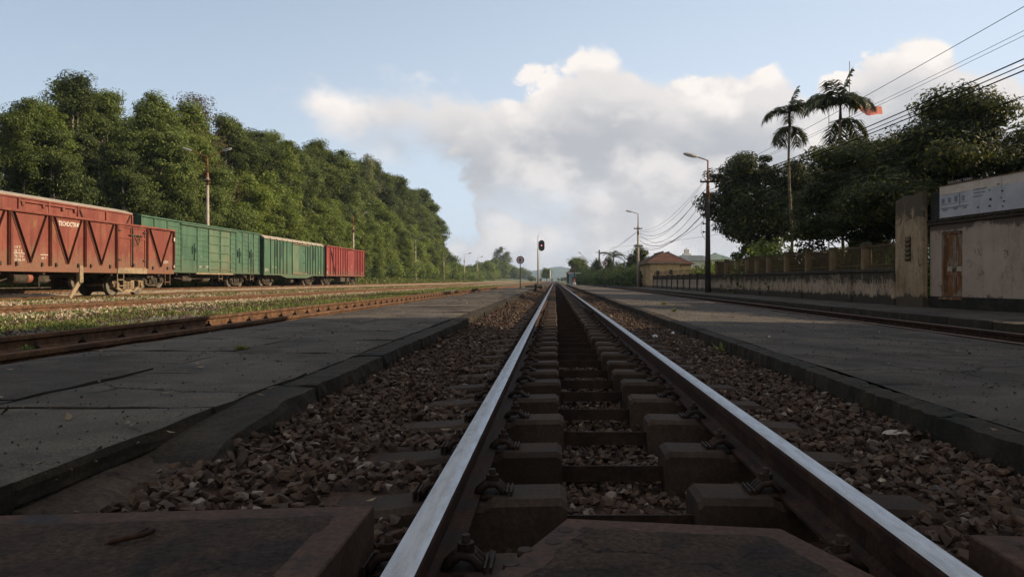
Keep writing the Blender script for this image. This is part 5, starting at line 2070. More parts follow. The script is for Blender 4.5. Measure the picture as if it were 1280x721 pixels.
def hip(name, mat, parent, x0, x1, y0, y1, z, rise, courses=8):
    """hipped roof laid in stepped tile courses"""
    mb = MB()
    cx, hl_ = (x0 + x1) / 2, (x1 - x0) / 2
    for k in range(courses):
        a, b_ = k / courses, (k + 1) / courses
        za, zb_ = z + rise * a, z + rise * b_
        q = [(x0 + hl_ * a, y0 + hl_ * a), (x1 - hl_ * a, y0 + hl_ * a), (x1 - hl_ * a, y1 - hl_ * a), (x0 + hl_ * a, y1 - hl_ * a)]
        p = [(x0 + hl_ * b_, y0 + hl_ * b_), (x1 - hl_ * b_, y0 + hl_ * b_), (x1 - hl_ * b_, y1 - hl_ * b_), (x0 + hl_ * b_, y1 - hl_ * b_)]
        vs = [(x, y, za) for x, y in q] + [(x, y, za + .035) for x, y in q] + [(x, y, zb_ + .002) for x, y in p]
        fs = [(i, (i + 1) % 4, 4 + (i + 1) % 4, 4 + i) for i in range(4)] + [(4 + i, 4 + (i + 1) % 4, 8 + (i + 1) % 4, 8 + i) for i in range(4)]
        mb.add(vs, fs)
    mb.box((cx - .09, y0 + hl_ - .1, z + rise - .03), (cx + .09, y1 - hl_ + .1, z + rise + .10), .03)
    return mb.build(name, mat, parent)
hip('roof', 'roof_tile', ho, -e - .05, hw_ + e + .05, -e - .05, hl + e + .05, he + .123, 1.10)
h2 = thing('house', 'house with a dark tiled roof just behind the yellow one', 'house', (11.7, 88, -.2))
mb = MB()
mb.box((0, 0, 0), (4.6, 8, 2.7))
mb.build('wall', 'house_plaster', h2)
hip('roof', 'roof_tile_dark', h2, -.4, 5.0, -.4, 8.4, 2.703, 1.5)

hut = thing('hut', 'small pale blue hut with a flat white roof near the rails', 'hut', (3.4, 172, -.25))
mb = MB()
mb.box((0, 0, 0), (1.5, 2.6, 2.35))
mb.build('wall', 'hut_blue', hut)
mb = MB()
mb.box((.55, -.05, .1), (1.2, -.003, 1.7))
mb.build('door', 'letter_blue', hut)
mb = MB()
mb.box((-.3, -.4, 2.353), (2.9, 3.0, 2.6), .03)
mb.build('roof', 'roof_white', hut)
h3 = thing('house', 'low house with a small red roof behind the blue hut', 'house', (3.2, 196, -.25))
mb = MB()
mb.box((0, 0, 0), (4.2, 5, 2.8))
mb.build('wall', 'roof_tile', h3)
hip('roof', 'roof_tile', h3, -.3, 4.5, -.3, 5.3, 2.803, 1.5)
h4 = thing('building', 'white-roofed building beyond the panel wall with a small tower', 'building', (22.5, 140, 0))
mb = MB()
mb.box((0, 0, 0), (7.4, 9, 4.3))
mb.build('wall', 'white_wall', h4)
mb = MB()
mb.prism([(-.4, 4.303), (7.8, 4.303), (5.6, 5.3), (1.4, 5.3)], 'y', -.4, 9.4)
mb.build('roof', 'roof_white', h4)
mb = MB()
mb.box((2.3, 2, 5.3), (3.9, 3.6, 5.75), .05)
mb.box((2.6, 2.3, 5.75), (3.6, 3.3, 6.6), .08)
mb.cyl((3.1, 2.8, 6.6), (3.1, 2.8, 7.1), .16, .05, 8)
mb.build('tower', 'white_wall', h4)
for k in range(4):
    mb = MB()
    mb.box((.6 + k * 1.75, -.04, 2.2), (1.5 + k * 1.75, -.003, 3.4))
    mb.build('window', 'window_dark', h4)
h5 = thing('building', 'building with a low grey-green roof left of the round dark tree', 'building', (28.5, 140, 0))
mb = MB()
mb.box((0, 0, 0), (5.6, 8, 4.5))
mb.build('wall', 'white_wall', h5)
hip('roof', 'roof_green', h5, -.3, 5.9, -.3, 8.3, 4.503, 1.3, 5)
h6 = thing('building', 'pale wall of a house glimpsed between the trees behind the garden wall', 'building', (14.6, 36.5, -.2))
mb = MB()
mb.box((0, 0, 0), (2.6, 5.0, 2.05))
mb.build('wall', 'tall_plaster', h6)
mb = MB()
mb.prism([(-.3, 2.053), (2.9, 2.053), (2.9, 2.15), (1.3, 2.6), (-.3, 2.15)], 'y', -.3, 5.3)
mb.build('roof', 'pole_concrete', h6)

# ------------------------------------------------------------------ flag
fl = thing('flag', 'red flag on a tall pole behind the right-hand palm', 'flag', (16.9, 42.2, -.2))
mb = MB()
mb.cyl((0, 0, 0), (0, 0, 13.3), .055, .022, 8)
mb.build('flagpole', 'pole_concrete', fl)
vs, fs = [], []
NXF, NZF = 16, 9
for j in range(NZF + 1):
    for i in range(NXF + 1):
        u, v_ = i / NXF, j / NZF
        vs.append((.06 + 1.8 * u - .1 * v_ * u, .20 * math.sin(u * 9 + v_ * 2.0) * (.3 + u), 11.35 - .78 * v_ * (1 - .25 * u) - .55 * u - .10 * u * u + .09 * math.sin(u * 7 + v_)))
fs = [(j * (NXF + 1) + i, j * (NXF + 1) + i + 1, (j + 1) * (NXF + 1) + i + 1, (j + 1) * (NXF + 1) + i) for j in range(NZF) for i in range(NXF)]
mb = MB()
mb.add(vs, fs, smooth=True)
mb.build('cloth', 'flag_cloth', fl)
ae = MB()
ae.cyl((0, 0, 0), (0, 0, 12.6), .04, .015, 6)
ae.build('aerial_mast', 'pole_dark', None, loc=(16.2, 43.5, -.2), label='thin mast beside the flagpole, above the palm crown', cat='mast')

# ------------------------------------------------------------------ cables
def sag_cable(name, label, p, q, sag, r=.012, group='overhead cables', wob=0.0, n=22):
    p, q = Vector(p), Vector(q)
    path = []
    for i in range(n + 1):
        t_ = i / n
        c_ = p.lerp(q, t_)
        c_.z -= 4 * sag * t_ * (1 - t_)
        if wob:
            c_ += Vector((0, 0, wob * mnoise.noise((t_ * 7, p.z * 3, 1))))
        path.append(c_)
    mb = MB()
    mb.tube(path, r * .8, 5)
    return mb.build(name, 'cable', None, label=label, cat='cable', group=group)

R1x, R1y, R2x, R2y = 9.15, 43.95, 9.15, 80.85
for k, (z1, z2, sg_, rr, wb) in enumerate(((6.42, 6.05, .9, .011, 0), (6.42, 6.05, 1.15, .011, 0), (6.0, 5.8, 1.3, .020, 0), (5.85, 5.5, 1.35, .016, 0), (5.4, 5.75, 1.7, .016, .03),
                                           (4.6, 4.9, 1.15, .028, .12), (4.45, 4.3, 1.0, .024, .10), (4.1, 4.3, .75, .014, .05))):
    sag_cable('overhead_cable', 'sagging cable strung between the two lamp posts on the right', (R1x - .3 + .08 * (k % 3), R1y, z1), (R2x + .1 * (k % 3), R2y, z2), sg_, rr, 'cables between the two lamp posts', wb)
sag_cable('overhead_cable', 'level thin cable running behind the tall lamp post', (3.2 + 4, 100, 5.0), (14, 44.5, 3.95), .15, .012, 'cables between the two lamp posts', .03)
# towards the camera, past the frame's right edge
pole0 = (10.0, 6.5)
for k, (z1, z2, sg_, rr) in enumerate(((6.6, 6.35, .18, .010), (6.55, 5.75, .20, .007), (6.5, 5.65, .20, .007), (5.95, 5.2, .20, .020), (5.8, 5.1, .20, .016), (5.7, 5.0, .20, .020), (4.75, 4.55, .15, .013), (4.3, 4.2, .15, .012), (4.1, 4.0, .15, .012))):
    sag_cable('overhead_cable', 'cable running over the trees and hall to the upper right', (R1x + .1, R1y - .05, z1), (pole0[0] + .05 * k, pole0[1], z2), sg_, rr, 'cables over the hall')
p0 = thing('telegraph_pole', 'concrete cable pole on the pavement by the station house', 'telegraph pole', (10.15, 6.4, -.17))
mb = MB()
tapered(mb, 7.3, .17, .11)
mb.build('pole', 'pole_concrete', p0)
# loose drop lines on the tall lamp post
mb = MB()
mb.tube([(9.0, 43.8, 4.3), (8.72, 43.75, 4.0), (8.70, 43.75, 3.4), (8.92, 43.8, 3.0)], .012, 5)
mb.build('cable_loop', 'cable', None, label='loose loop of cable hanging on the tall lamp post', cat='cable')
# beyond the second lamp post
for k, (z1, z2) in enumerate(((6.0, 6.3), (6.0, 6.0), (4.4, 5.2))):
    sag_cable('overhead_cable', 'thin cable from the second lamp post to the telegraph poles beyond', (R2x, R2y, z1), (9.2 + .3 * k, 152, z2), .5, .016, 'cables beyond the second lamp post')
# left side
for k, z in enumerate((7.65, 7.95)):
    sag_cable('overhead_cable', 'thin cable in front of the wood, running to the rust-topped lamp post', (-26.3, 56.1, z), (-26.3, 14.0, z + .25), .35, .013, 'cables in front of the wood')

# ------------------------------------------------------------------ vegetation
def leaf_cards(pos, nrm, size, aspect=.5, fold=.12, droop=None):
    """one rhombus-shaped leaf (two triangles) per position"""
    n = len(pos)
    nrm = nrm / np.maximum(1e-6, np.linalg.norm(nrm, axis=1))[:, None]
    a = np.cross(nrm, RNG.normal(0, 1, (n, 3)))
    a /= np.maximum(1e-6, np.linalg.norm(a, axis=1))[:, None]
    if droop is not None:
        a[:, 2] -= droop
        a /= np.linalg.norm(a, axis=1)[:, None]
    b = np.cross(nrm, a)
    s = size[:, None]
    v = np.stack([pos - a * s * .5, pos + b * s * aspect * .5 - nrm * s * fold, pos + a * s * .5, pos - b * s * aspect * .5 - nrm * s * fold], 1)
    f = np.arange(n * 4).reshape(n, 4)
    return v.reshape(-1, 3), f

def crown_mesh(name, blobs, n, leaf, mat, clump=.42, aspect=.5, clumps_per=15, seed=1, droop=None, hollow=.55):
    """leaf clumps spread through several uneven lobes, denser towards the outside"""
    rng = np.random.default_rng(seed)
    w = np.array([b[3] * b[4] for b in blobs], float)
    w /= w.sum()
    cents, cw, cn = [], [], []
    for (x, y, z, rh, rv), wi in zip(blobs, w):
        k = max(4, int(clumps_per * len(blobs) * wi))
        d_ = rng.normal(0, 1, (k, 3))
        d_ /= np.linalg.norm(d_, axis=1)[:, None]
        rr = hollow + (1.05 - hollow) * rng.random(k) ** .6
        c_ = np.array([x, y, z]) + d_ * rr[:, None] * np.array([rh, rh, rv])
        cents.append(c_)
        cn.append(d_)
    cents, cn = np.concatenate(cents), np.concatenate(cn)
    cs = clump * rng.uniform(.55, 1.35, len(cents))
    idx = rng.integers(0, len(cents), n)
    g = rng.normal(0, 1, (n, 3))
    gl = np.linalg.norm(g, axis=1)
    g *= (np.minimum(gl, 1.75) / np.maximum(gl, 1e-6))[:, None]
    off = g * cs[idx][:, None] * np.array([1, 1, .6])
    pos = cents[idx] + off
    nr = cn[idx] * .35 + g * .55 + np.array([0, 0, .55]) + rng.normal(0, .40, (n, 3))
    v, f = leaf_cards(pos, nr, leaf * rng.uniform(.6, 1.35, n), aspect, droop=droop)
    return np_mesh(name, v, f, mat)

def limb_mesh(name, trunk_h, r0, tips, mat, lean=(0, 0), split=.35, seed=0):
    r = random.Random(seed)
    mb = MB()
    top_ = Vector((lean[0], lean[1], trunk_h))
    path = [Vector((0, 0, -.3))] + [Vector((lean[0] * t_ + r.uniform(-.06, .06), lean[1] * t_ + r.uniform(-.06, .06), trunk_h * t_)) for t_ in (.25, .5, .75, 1)]
    mb.tube(path, r0, 8, r1=r0 * .35)
    for tx, ty, tz in tips:
        t0 = r.uniform(split, .9)
        s = Vector((lean[0] * t0, lean[1] * t0, trunk_h * t0))
        e_ = Vector((tx, ty, tz))
        if s.z > e_.z - .2:
            s = Vector((lean[0] * .4, lean[1] * .4, max(.3, e_.z * .6)))
        m_ = s.lerp(e_, .5) + Vector((r.uniform(-.2, .2), r.uniform(-.2, .2), -.12 * (e_ - s).length))
        mb.tube([s, m_, e_], r0 * .33, 5, r1=r0 * .07)
    return mb.mesh(name, mat)

def make_tree(name, label, kind, seed, H, mat, n, leaf, barkm='bark', loc=(0, 0, 0), rad=None, droop=None, clump=.45, base=.28, hollow=.55, cat='tree', cper=15):
    r = random.Random(seed)
    rad = rad or H * .24
    blobs = []
    if kind == 'tall':        # woodland tree: narrow, uneven, heavier in the middle
        m_ = 11
        for k in range(m_):
            t_ = base + (1 - base) * (k + .5) / m_
            w_ = math.sin(math.pi * (.16 + .78 * (t_ - base) / (1 - base))) ** .8
            a = r.uniform(0, 6.28)
            o_ = rad * w_ * r.uniform(.25, .75)
            s = rad * w_ * r.uniform(.42, .68)
            blobs.append((o_ * math.cos(a), o_ * math.sin(a), H * t_, s, s * r.uniform(.7, 1.0)))
        blobs.append((r.uniform(-.3, .3), r.uniform(-.3, .3), H * .97, rad * .28, rad * .4))
    elif kind == 'round':
        for k in range(17):
            a, u = r.uniform(0, 6.28), r.uniform(-.75, 1)
            o_ = rad * math.sqrt(max(0, 1 - u * u)) * r.uniform(.5, .8)
            s = rad * r.uniform(.28, .45)
            blobs.append((o_ * math.cos(a), o_ * math.sin(a), H * .60 + u * H * .31, s, s * .85))
        blobs.append((0, 0, H * .6, rad * .6, H * .26))
    elif kind == 'layer':     # spreading crown of flat layers
        for k in range(30):
            a = r.uniform(0, 6.28)
            o_ = rad * r.uniform(.12, .92)
            s = rad * r.uniform(.20, .36)
            z = H * (.42 + .52 * r.random() * (1 - .62 * (o_ / rad) ** 2)) - .04 * H * (o_ / rad) ** 2
            blobs.append((o_ * math.cos(a), o_ * math.sin(a), z, s, s * .38))
        blobs.append((0, 0, H * .7, rad * .5, H * .16))
    elif kind == 'bush':
        for k in range(9):
            a = r.uniform(0, 6.28)
            o_ = rad * r.uniform(.1, .7)
            s = rad * r.uniform(.3, .5)
            blobs.append((o_ * math.cos(a), o_ * math.sin(a), H * r.uniform(.25, .8), s, min(s, H * .35)))
    elif kind == 'cone':
        for k in range(9):
            t_ = (k + .5) / 9
            s = rad * (1 - t_) + .12
            blobs.append((r.uniform(-.1, .1), r.uniform(-.1, .1), H * (.08 + .9 * t_), s, H * .08))
    t = thing(name, label, cat, loc)
    tips = [(b[0], b[1], b[2]) for b in blobs]
    link('trunk', limb_mesh('trunk', H * (.80 if kind == 'tall' else .5), H * (.012 if kind == 'tall' else .022) + .03, tips, barkm, (r.uniform(-.3, .3), r.uniform(-.3, .3)), seed=seed), t)
    link('crown', crown_mesh('crown', blobs, n, leaf, mat, clump, seed=seed, droop=droop, hollow=hollow, clumps_per=cper), t)
    return t

# the wood behind the wagons
SKYL = [(-200, 112), (-60, 122), (0, 118), (45, 121), (75, 92), (120, 86), (150, 112), (185, 122), (215, 114), (240, 122), (268, 150), (300, 140), (335, 160), (350, 165), (385, 182), (400, 180), (430, 200), (460, 205), (480, 228), (520, 240), (545, 266), (552, 310)]
WOOD = 'wood behind the goods wagons'
protos = [make_tree('woodland_tree', 'tall woodland tree', 'tall', 101 + k, 12.0, m_, 46000, .165, 'bark_pale', rad=2.35 + .3 * (k % 2), droop=.25, clump=.36, base=.30, cper=24)
          for k, m_ in enumerate(('leaf_wood', 'leaf_wood', 'leaf_bright', 'leaf_wood', 'leaf_wood'))]
feather = make_tree('woodland_tree', 'feathery tree with hanging foliage', 'tall', 161, 9.0, 'leaf_wood', 30000, .18, 'bark_pale', rad=2.1, droop=.9, clump=.36, base=.16, cper=22)
bright = [make_tree('woodland_tree', 'bright green leafy tree', 'tall', 131 + k, 8.0, 'leaf_bright', 36000, .18, 'bark', rad=2.5, base=.10, clump=.42, cper=22) for k in range(2)]
pale_t = make_tree('woodland_tree', 'pale feathery tree standing above the wood near its far end', 'tall', 151, 12.0, 'leaf_pale', 12000, .19, 'bark_pale', rad=2.1, droop=.5, base=.22)
brown_t = make_tree('woodland_tree', 'tree with browning, thin leaves in the wood above the open red wagon', 'tall', 152, 12.0, 'leaf_brown', 14000, .17, 'bark_pale', rad=2.7, droop=.3, base=.3)
used = set()
def put_tree(src, loc, rz, s, label, group):
    if src.name not in used:
        used.add(src.name)
        src.location = loc
        src.rotation_euler = (0, 0, rz)
        src.scale = s if hasattr(s, '__len__') else (s,) * 3
        if label:
            src['label'] = label
        if group:
            src['group'] = group
        return src
    return dup(src, loc, rz, s, label, group)

r = random.Random(21)
def top_at(x, y):
    px = 693.5 + F * x / y
    return CAM_H + (350.5 - lerp_tab(SKYL, px)) / F * y

y = 33.0
k = 0
while y < 196:          # row that makes the skyline
    x = -32.5 + r.uniform(-1.2, 1.2)
    H = max(5.5, top_at(x, y) - ground_z(x, y)) * r.uniform(.93, 1.03) * (1.0 + .09 * sstep(90, 130, y))
    s = H / 12.6
    src = protos[(k * 3) % 5]
    put_tree(src, (x, y, ground_z(x, y)), r.uniform(0, 6.28), (s * r.uniform(.85, 1.15), s * r.uniform(.85, 1.15), s), 'tall dark green tree of the dense wood behind the goods wagons, high in its skyline', WOOD)
    y += r.uniform(2.9, 4.3) * (1.0 if y < 120 else 1.3)
    k += 1
y = 30.0
k = 0
while y < 194:          # lower, brighter trees in front
    x = -29.4 + r.uniform(-.8, .6)
    H = r.uniform(.48, .70) * max(6, top_at(x, y))
    s = H / 8.2
    px_f = 693.5 + F * x / y
    src = feather if px_f < 285 or k % 4 == 1 else bright[k % 2]
    s = H / (9.3 if src is feather else 8.2)
    put_tree(src, (x, y, ground_z(x, y)), r.uniform(0, 6.28), (s, s, s), 'lower bright green tree at the front of the wood behind the wagons', WOOD + ', front row')
    y += r.uniform(3.6, 5.4) * (1.7 if y < 62 else (1.0 if y < 120 else 1.2))
    k += 1
y = 34.0
while y < 205:          # trees deeper in, seen through the gaps
    x = -38.5 + r.uniform(-2, 2)
    H = max(5, top_at(x, y) - ground_z(x, y)) * r.uniform(.86, .98)
    s = H / 12.6
    put_tree(protos[r.randrange(5)], (x, y, ground_z(x, y)), r.uniform(0, 6.28), (s * 1.15, s * 1.15, s), 'tree deep in the wood behind the goods wagons, seen between nearer crowns', WOOD + ', back row')
    y += r.uniform(4.6, 6.6)
d = 33.5 * F / (693.5 - 243)
put_tree(brown_t, (-33.5, d, 1.5), 0, (top_at(-33.5, d) - 1.0) / 12.4, None, WOOD)
d = 31.0 * F / (693.5 - 461)
put_tree(pale_t, (-31.0, d, 1.2), 0, (.95, .95, (350.5 - 200) / F * d / 12.2), None, WOOD)

# lower trees and scrub beyond the wood
far_t = [make_tree('tree', 'low tree in the distance', 'bush', 171 + k, 7.0, m_, 6500, .42, 'bark', rad=3.4, clump=.65) for k, m_ in enumerate(('leaf_wood', 'leaf_bright'))]
far_thin = make_tree('tree', 'thin airy tree rising over the far low trees, left of the round sign', 'tall', 181, 10.0, 'leaf_pale', 2600, .42, 'bark_pale', rad=2.6, droop=.4, base=.4, hollow=.4)
TOPS = [(552, 300), (556, 312), (565, 325), (578, 332), (590, 330), (600, 326), (612, 322), (625, 322), (640, 330), (655, 335), (662, 340)]
FARG = 'far low trees beyond the wood'
for k, px in enumerate((556, 562, 568, 573, 580, 586, 592, 598, 603, 609, 614, 620, 626, 632, 637, 642, 648, 653, 658)):
    X = 29 + (k % 3) * 3.5
    d = X * F / (693.5 - px)
    h = (350.5 - lerp_tab(TOPS, px)) / F * d * r.uniform(.85, 1.05)
    s = max(.8, h / 6.7)
    put_tree(far_t[k % 2], (-X, d, .3), r.uniform(0, 6.28), (s, s, s), 'low bushy tree in the far tree line beyond the wood', FARG)
d = 30 * F / (693.5 - 557)
put_tree(make_tree('tree', 'small light tree leaning out from the end of the wood', 'round', 183, 9.0, 'leaf_pale', 2600, .38, 'bark_pale', rad=1.9, clump=.45), (-30, d, .6), 0, 1.05, None, None)
for px, top_, s_ in ((626, 308, 1.0), (633, 314, .9)):
    d = 34 * F / (693.5 - px)
    put_tree(far_thin, (-34, d, .3), px, ((350.5 - top_) / F * d / 10.0) * .95, 'thin airy tree rising over the far low trees, left of the round sign', 'airy trees left of the sign')
tc_ = make_tree('tree', 'rounded pale green tree in front of the hills near the vanishing point', 'round', 185, 6.5, 'leaf_bright', 3000, .5, rad=2.6, clump=.6)
put_tree(tc_, (-3.6, 330, -.2), 0, 1.0, None, None)
for k, (px, d, h) in enumerate(((664, 420, 3.4), (669, 480, 2.6), (675, 520, 2.4), (698, 560, 2.6), (703, 480, 2.6), (707, 420, 2.8), (712, 380, 2.6), (690, 620, 2.4))):
    put_tree(far_t[k % 2], ((px - 693.5) / F * d, d, -.2), k * 1.3, h / 6.7, 'small bush-like tree on the horizon under the hills', 'trees on the horizon')

# undergrowth on the bank under the wood
bush = [make_tree('bush', 'bush', 'bush', 191 + k, 2.0, m_, 2600, .22, rad=1.6, clump=.4, cat='bush') for k, m_ in enumerate(('leaf_bank', 'leaf_bush'))]
UG = 'bushes on the bank below the wood'
y = 36.0
k = 0
while y < 330:
    x = -27.9 - (r.random() * 1.5 if y < 190 else r.random() * 4 - 1.0)
    s = r.uniform(.7, 1.35) * (1 if y < 120 else 1.4)
    put_tree(bush[k % 2], (x, y, ground_z(x, y) - .1), r.uniform(0, 6.28), (s, s, s * r.uniform(.8, 1.2)), 'bright green bush on the grassy bank below the wood', UG)
    y += r.uniform(1.8, 3.2) * (1 if y < 100 else 1.9)
    k += 1

# right side: garden trees
ta = make_tree('tree', 'dense dark round tree behind the garden wall, left of the palms', 'round', 201, 9.2, 'leaf_dark', 60000, .20, rad=3.6, clump=.40)
put_tree(ta, (13.6, 47.0, -.2), .4, 1.0, None, None)
tb_ = make_tree('tree', 'broad dark tree with layered branches above the tall wall', 'layer', 202, 8.4, 'leaf_dark', 90000, .18, rad=4.6, clump=.38, hollow=.25, cper=30)
put_tree(tb_, (15.7, 30.0, -.2), 1.9, 1.0, None, None)
tb2 = dup(ta, (13.9, 32.9, -.2), 2.4, (.78, .78, .72), 'smaller dense dark tree behind the garden wall, under the right-hand palm', None)
tb3 = dup(tb_, (19.0, 27.5, -.2), 4.0, (.95, .95, .80), 'layered tree behind the billboard, at the right edge', None)
tb6 = dup(tb_, (18.2, 17.0, -.2), 2.9, (.8, .8, .86), 'unseen layered tree added between the low hall and the station house for shade', None)  # out-of-view tree, added to shade the sunlit strip on the right platform
tb7 = dup(tb_, (14.9, 34.0, -.2), 3.6, (.72, .72, .90), 'layered tree between the right-hand palm and the broad tree', None)
tb4 = dup(tb_, (18.6, 20.5, -.2), 1.2, (.9, .9, .95), 'unseen layered tree added behind the low hall for shade', None)  # another tree out of view, put in to shade the right platform
for k, (x, y, s, lab_) in enumerate(((12.5, 43.5, 1.15, 'climbing bush growing over the far end of the garden wall'), (12.2, 39.0, 1.25, 'leafy bush behind the white pillars of the garden wall'), (12.3, 35.2, 1.15, 'yellow-green bush at the foot of the slim palm behind the wall'),
                                     (12.2, 31.0, 1.0, 'bush between the iron grilles and the pale house'), (12.2, 27.6, .95, 'bush behind the second grille from the tall wall'), (12.2, 24.4, .95, 'dark bush behind the grille nearest the tall wall'))):
    dup(bush[1], (x, y, -.2), k * 1.1, (s * .8, s * 1.1, s), lab_, 'bushes behind the garden wall')

# areca palms
def areca(label, loc, H, seed, spread=1.0, nfr=9, hang=3):
    r = random.Random(seed)
    t = thing('palm_tree', label, 'palm tree', loc)
    mb = MB()
    path = [(0.10 * math.sin(i * .5), 0.06 * math.cos(i * .4), -.3 + (H + .3) * i / 12) for i in range(13)]
    mb.tube(path, .085, 10, r1=.055)
    for i in range(int(H / .28)):
        z = i * .28
        mb.cyl((0.10 * math.sin(z / H * 6), .06 * math.cos(z / H * 4.8), z), (0.10 * math.sin(z / H * 6), .06 * math.cos(z / H * 4.8), z + .03), .094 - .03 * z / H, n=10)
    mb.build('trunk', 'palm_trunk', t)
    mb = MB()
    mb.cyl((path[-1][0], path[-1][1], H - .1), (path[-1][0], path[-1][1], H + .75), .08, .045, 10)
    mb.build('crownshaft', 'leaf_palm', t)
    c0 = Vector((path[-1][0], path[-1][1], H + .6))
    for k in range(nfr + hang):
        a = 6.283 * k / nfr + r.uniform(-.25, .25)
        if k >= nfr:
            elv, Lf, curl = r.uniform(-.1, .15), 1.75 * spread, 1.5
            c1 = c0 - Vector((0, 0, .65))
        else:
            elv, Lf, curl = r.uniform(.45, 1.15), r.uniform(1.6, 2.1) * spread, r.uniform(1.2, 1.7)
            c1 = c0
        if k == 0:
            elv, curl, Lf = 1.45, .3, 1.75 * spread
        dirv = Vector((math.cos(a), math.sin(a), 0))
        pts_, p_, e_ = [], c1.copy(), elv
        ns = 14
        for i in range(ns + 1):
            pts_.append(p_.copy())
            p_ = p_ + (dirv * math.cos(e_) + Vector((0, 0, math.sin(e_)))) * (Lf / ns)
            e_ -= curl / ns * (1.0 + .8 * i / ns)
        mb = MB()
        mb.tube(pts_, .022, 5, r1=.006)
        side = dirv.cross(Vector((0, 0, 1)))
        for i in range(3, ns * 2 + 8):
            u = i / (ns * 2 + 8)
            b0 = pts_[min(ns - 1, int(u * ns))].lerp(pts_[min(ns, int(u * ns) + 1)], u * ns - int(u * ns))
            tg = (pts_[min(ns, int(u * ns) + 1)] - pts_[min(ns - 1, int(u * ns))]).normalized()
            ll = (.74 * math.sin(math.pi * (.12 + .83 * u)) ** .7) * spread * r.uniform(.75, 1.1)
            for s in (1, -1):
                dv = (side * s * .75 + tg * .60 + Vector((0, 0, .15 - .75 * r.random()))).normalized()
                wv = tg * .040 * spread
                m_ = b0 + dv * ll * .5
                e2 = b0 + dv * ll + Vector((0, 0, -.38 * ll))
                mb.add([b0 - wv * .6, b0 + wv * .6, m_ + wv, m_ - wv, e2], [(0, 1, 2, 3), (3, 2, 4)])
        mb.build('frond', 'leaf_palm', t)
    return t
areca('slim areca palm with a bare trunk, left of the flag', (12.16, 38.0, -.2), 8.75, 5, .84, 8, 5)
areca('areca palm with a larger crown in front of the red flag', (14.0, 36.0, -.2), 8.7, 8, 1.08, 11, 4)

# coconut palm and trees behind the hedge
def coco(label, loc, H, seed):
    r = random.Random(seed)
    t = thing('palm_tree', label, 'palm tree', loc)
    mb = MB()
    mb.tube([(0, 0, -.3), (.1, 0, H * .5), (.25, 0, H)], .2, 8, r1=.13)
    mb.build('trunk', 'palm_trunk', t)
    for k in range(13):
        a = 6.283 * k / 13 + r.uniform(-.2, .2)
        e_ = r.uniform(.2, 1.2)
        dirv = Vector((math.cos(a), math.sin(a), 0))
        p_, pts_ = Vector((.25, 0, H)), []
        Lf = r.uniform(2.6, 3.4)
        for i in range(11):
            pts_.append(p_.copy())
            p_ = p_ + (dirv * math.cos(e_) + Vector((0, 0, math.sin(e_)))) * (Lf / 10)
            e_ -= .17
        mb = MB()
        mb.tube(pts_, .035, 4, r1=.01)
        side = dirv.cross(Vector((0, 0, 1)))
        for i in range(1, 26):
            u = i / 26 * 9.99
            b0 = pts_[int(u)].lerp(pts_[int(u) + 1], u - int(u))
            tg = (pts_[int(u) + 1] - pts_[int(u)]).normalized()
            for s in (1, -1):
                dv = (side * s + tg * .6 + Vector((0, 0, -.6))).normalized()
                ll = .85 * math.sin(math.pi * (.1 + .85 * i / 26))
                mb.add([b0 - tg * .04, b0 + tg * .04, b0 + dv * ll], [(0, 1, 2)])
        mb.build('frond', 'leaf_palm', t)
    return t
coco('coconut palm with feathery fronds above the hedge', (10.2, 131, -.2), 4.9, 3)
tr_ = make_tree('tree', 'round leafy tree above the blue hut', 'round', 211, 7.0, 'leaf_bright', 4200, .42, rad=2.7, clump=.5)
put_tree(tr_, (6.0, 192, -.2), 0, 1.0, None, None)
cone = make_tree('tree', 'dark pointed conifer', 'cone', 212, 5.0, 'leaf_dark', 3600, .30, rad=1.25, clump=.3)
for k, (px, d, h) in enumerate(((740, 140, 4.8), (753, 122, 4.6), (779, 105, 4.6), (786, 100, 5.4), (791, 97, 5.0), (736, 150, 4.6))):
    put_tree(cone, ((px - 693.5) / F * d + 1.2, d, -.2), k, (1.2, 1.2, h / 5), ['dark bushy conifer left of the coconut palm', 'dark conifer just under the coconut palm', 'dark conifer right of the coconut palm', 'tallest dark conifer, beside the second lamp post', 'dark conifer directly behind the second lamp post', 'dark conifer nearest the distant lamp post'][k], 'conifers behind the hedge')
for k, (px, d, s) in enumerate(((727, 175, 1.8), (733, 160, 1.7), (742, 150, 1.6), (757, 118, 1.6), (768, 112, 1.7))):
    dup(bush[1], ((px - 693.5) / F * d + 1.5, d, -.2), k, s, 'tall bush growing behind the clipped hedge', 'bushes behind the hedge')
for k, (x, y, s) in enumerate(((12.6, 60, 1.0), (12.4, 56, .95), (12.8, 52.5, 1.0), (13.4, 64, .95), (13.6, 49.5, 1.0))):
    dup(bush[0], (x, y, -.2), k * 1.7, s, 'yellow-green bush showing over the panel wall', 'bushes behind the panel wall')
# the hedge: one long leafy body
hb = []
for i in range(30):
    u = i / 29
    hx_, hy_ = 9.35 + (5.1 - 9.35) * u, 83 + (168 - 83) * u
    hb.append((hx_ + .5, hy_, .85 + r.uniform(-.15, .2), 1.25, .95))
    hb.append((hx_ + 1.1, hy_ + 1.4, 1.15 + r.uniform(-.2, .3), 1.2, .95))
    hb.append((hx_ + .2, hy_ + .7, .5, .9, .7))
hg = thing('hedge', 'long leafy hedge between the second lamp post and the blue hut', 'hedge', (0, 0, 0))
link('foliage', crown_mesh('foliage', hb, 26000, .33, 'leaf_bush', .45, seed=61, clumps_per=16), hg)
mb = MB()
for i in range(44):
    u = i / 43
    hx_, hy_ = 9.7 + (5.4 - 9.7) * u, 83 + (168 - 83) * u
    mb.tube([(hx_, hy_, -.4), (hx_ + r.uniform(-.2, .2), hy_ + r.uniform(-.3, .3), 1.1)], .05, 5)
mb.build('stem', 'bark', hg)

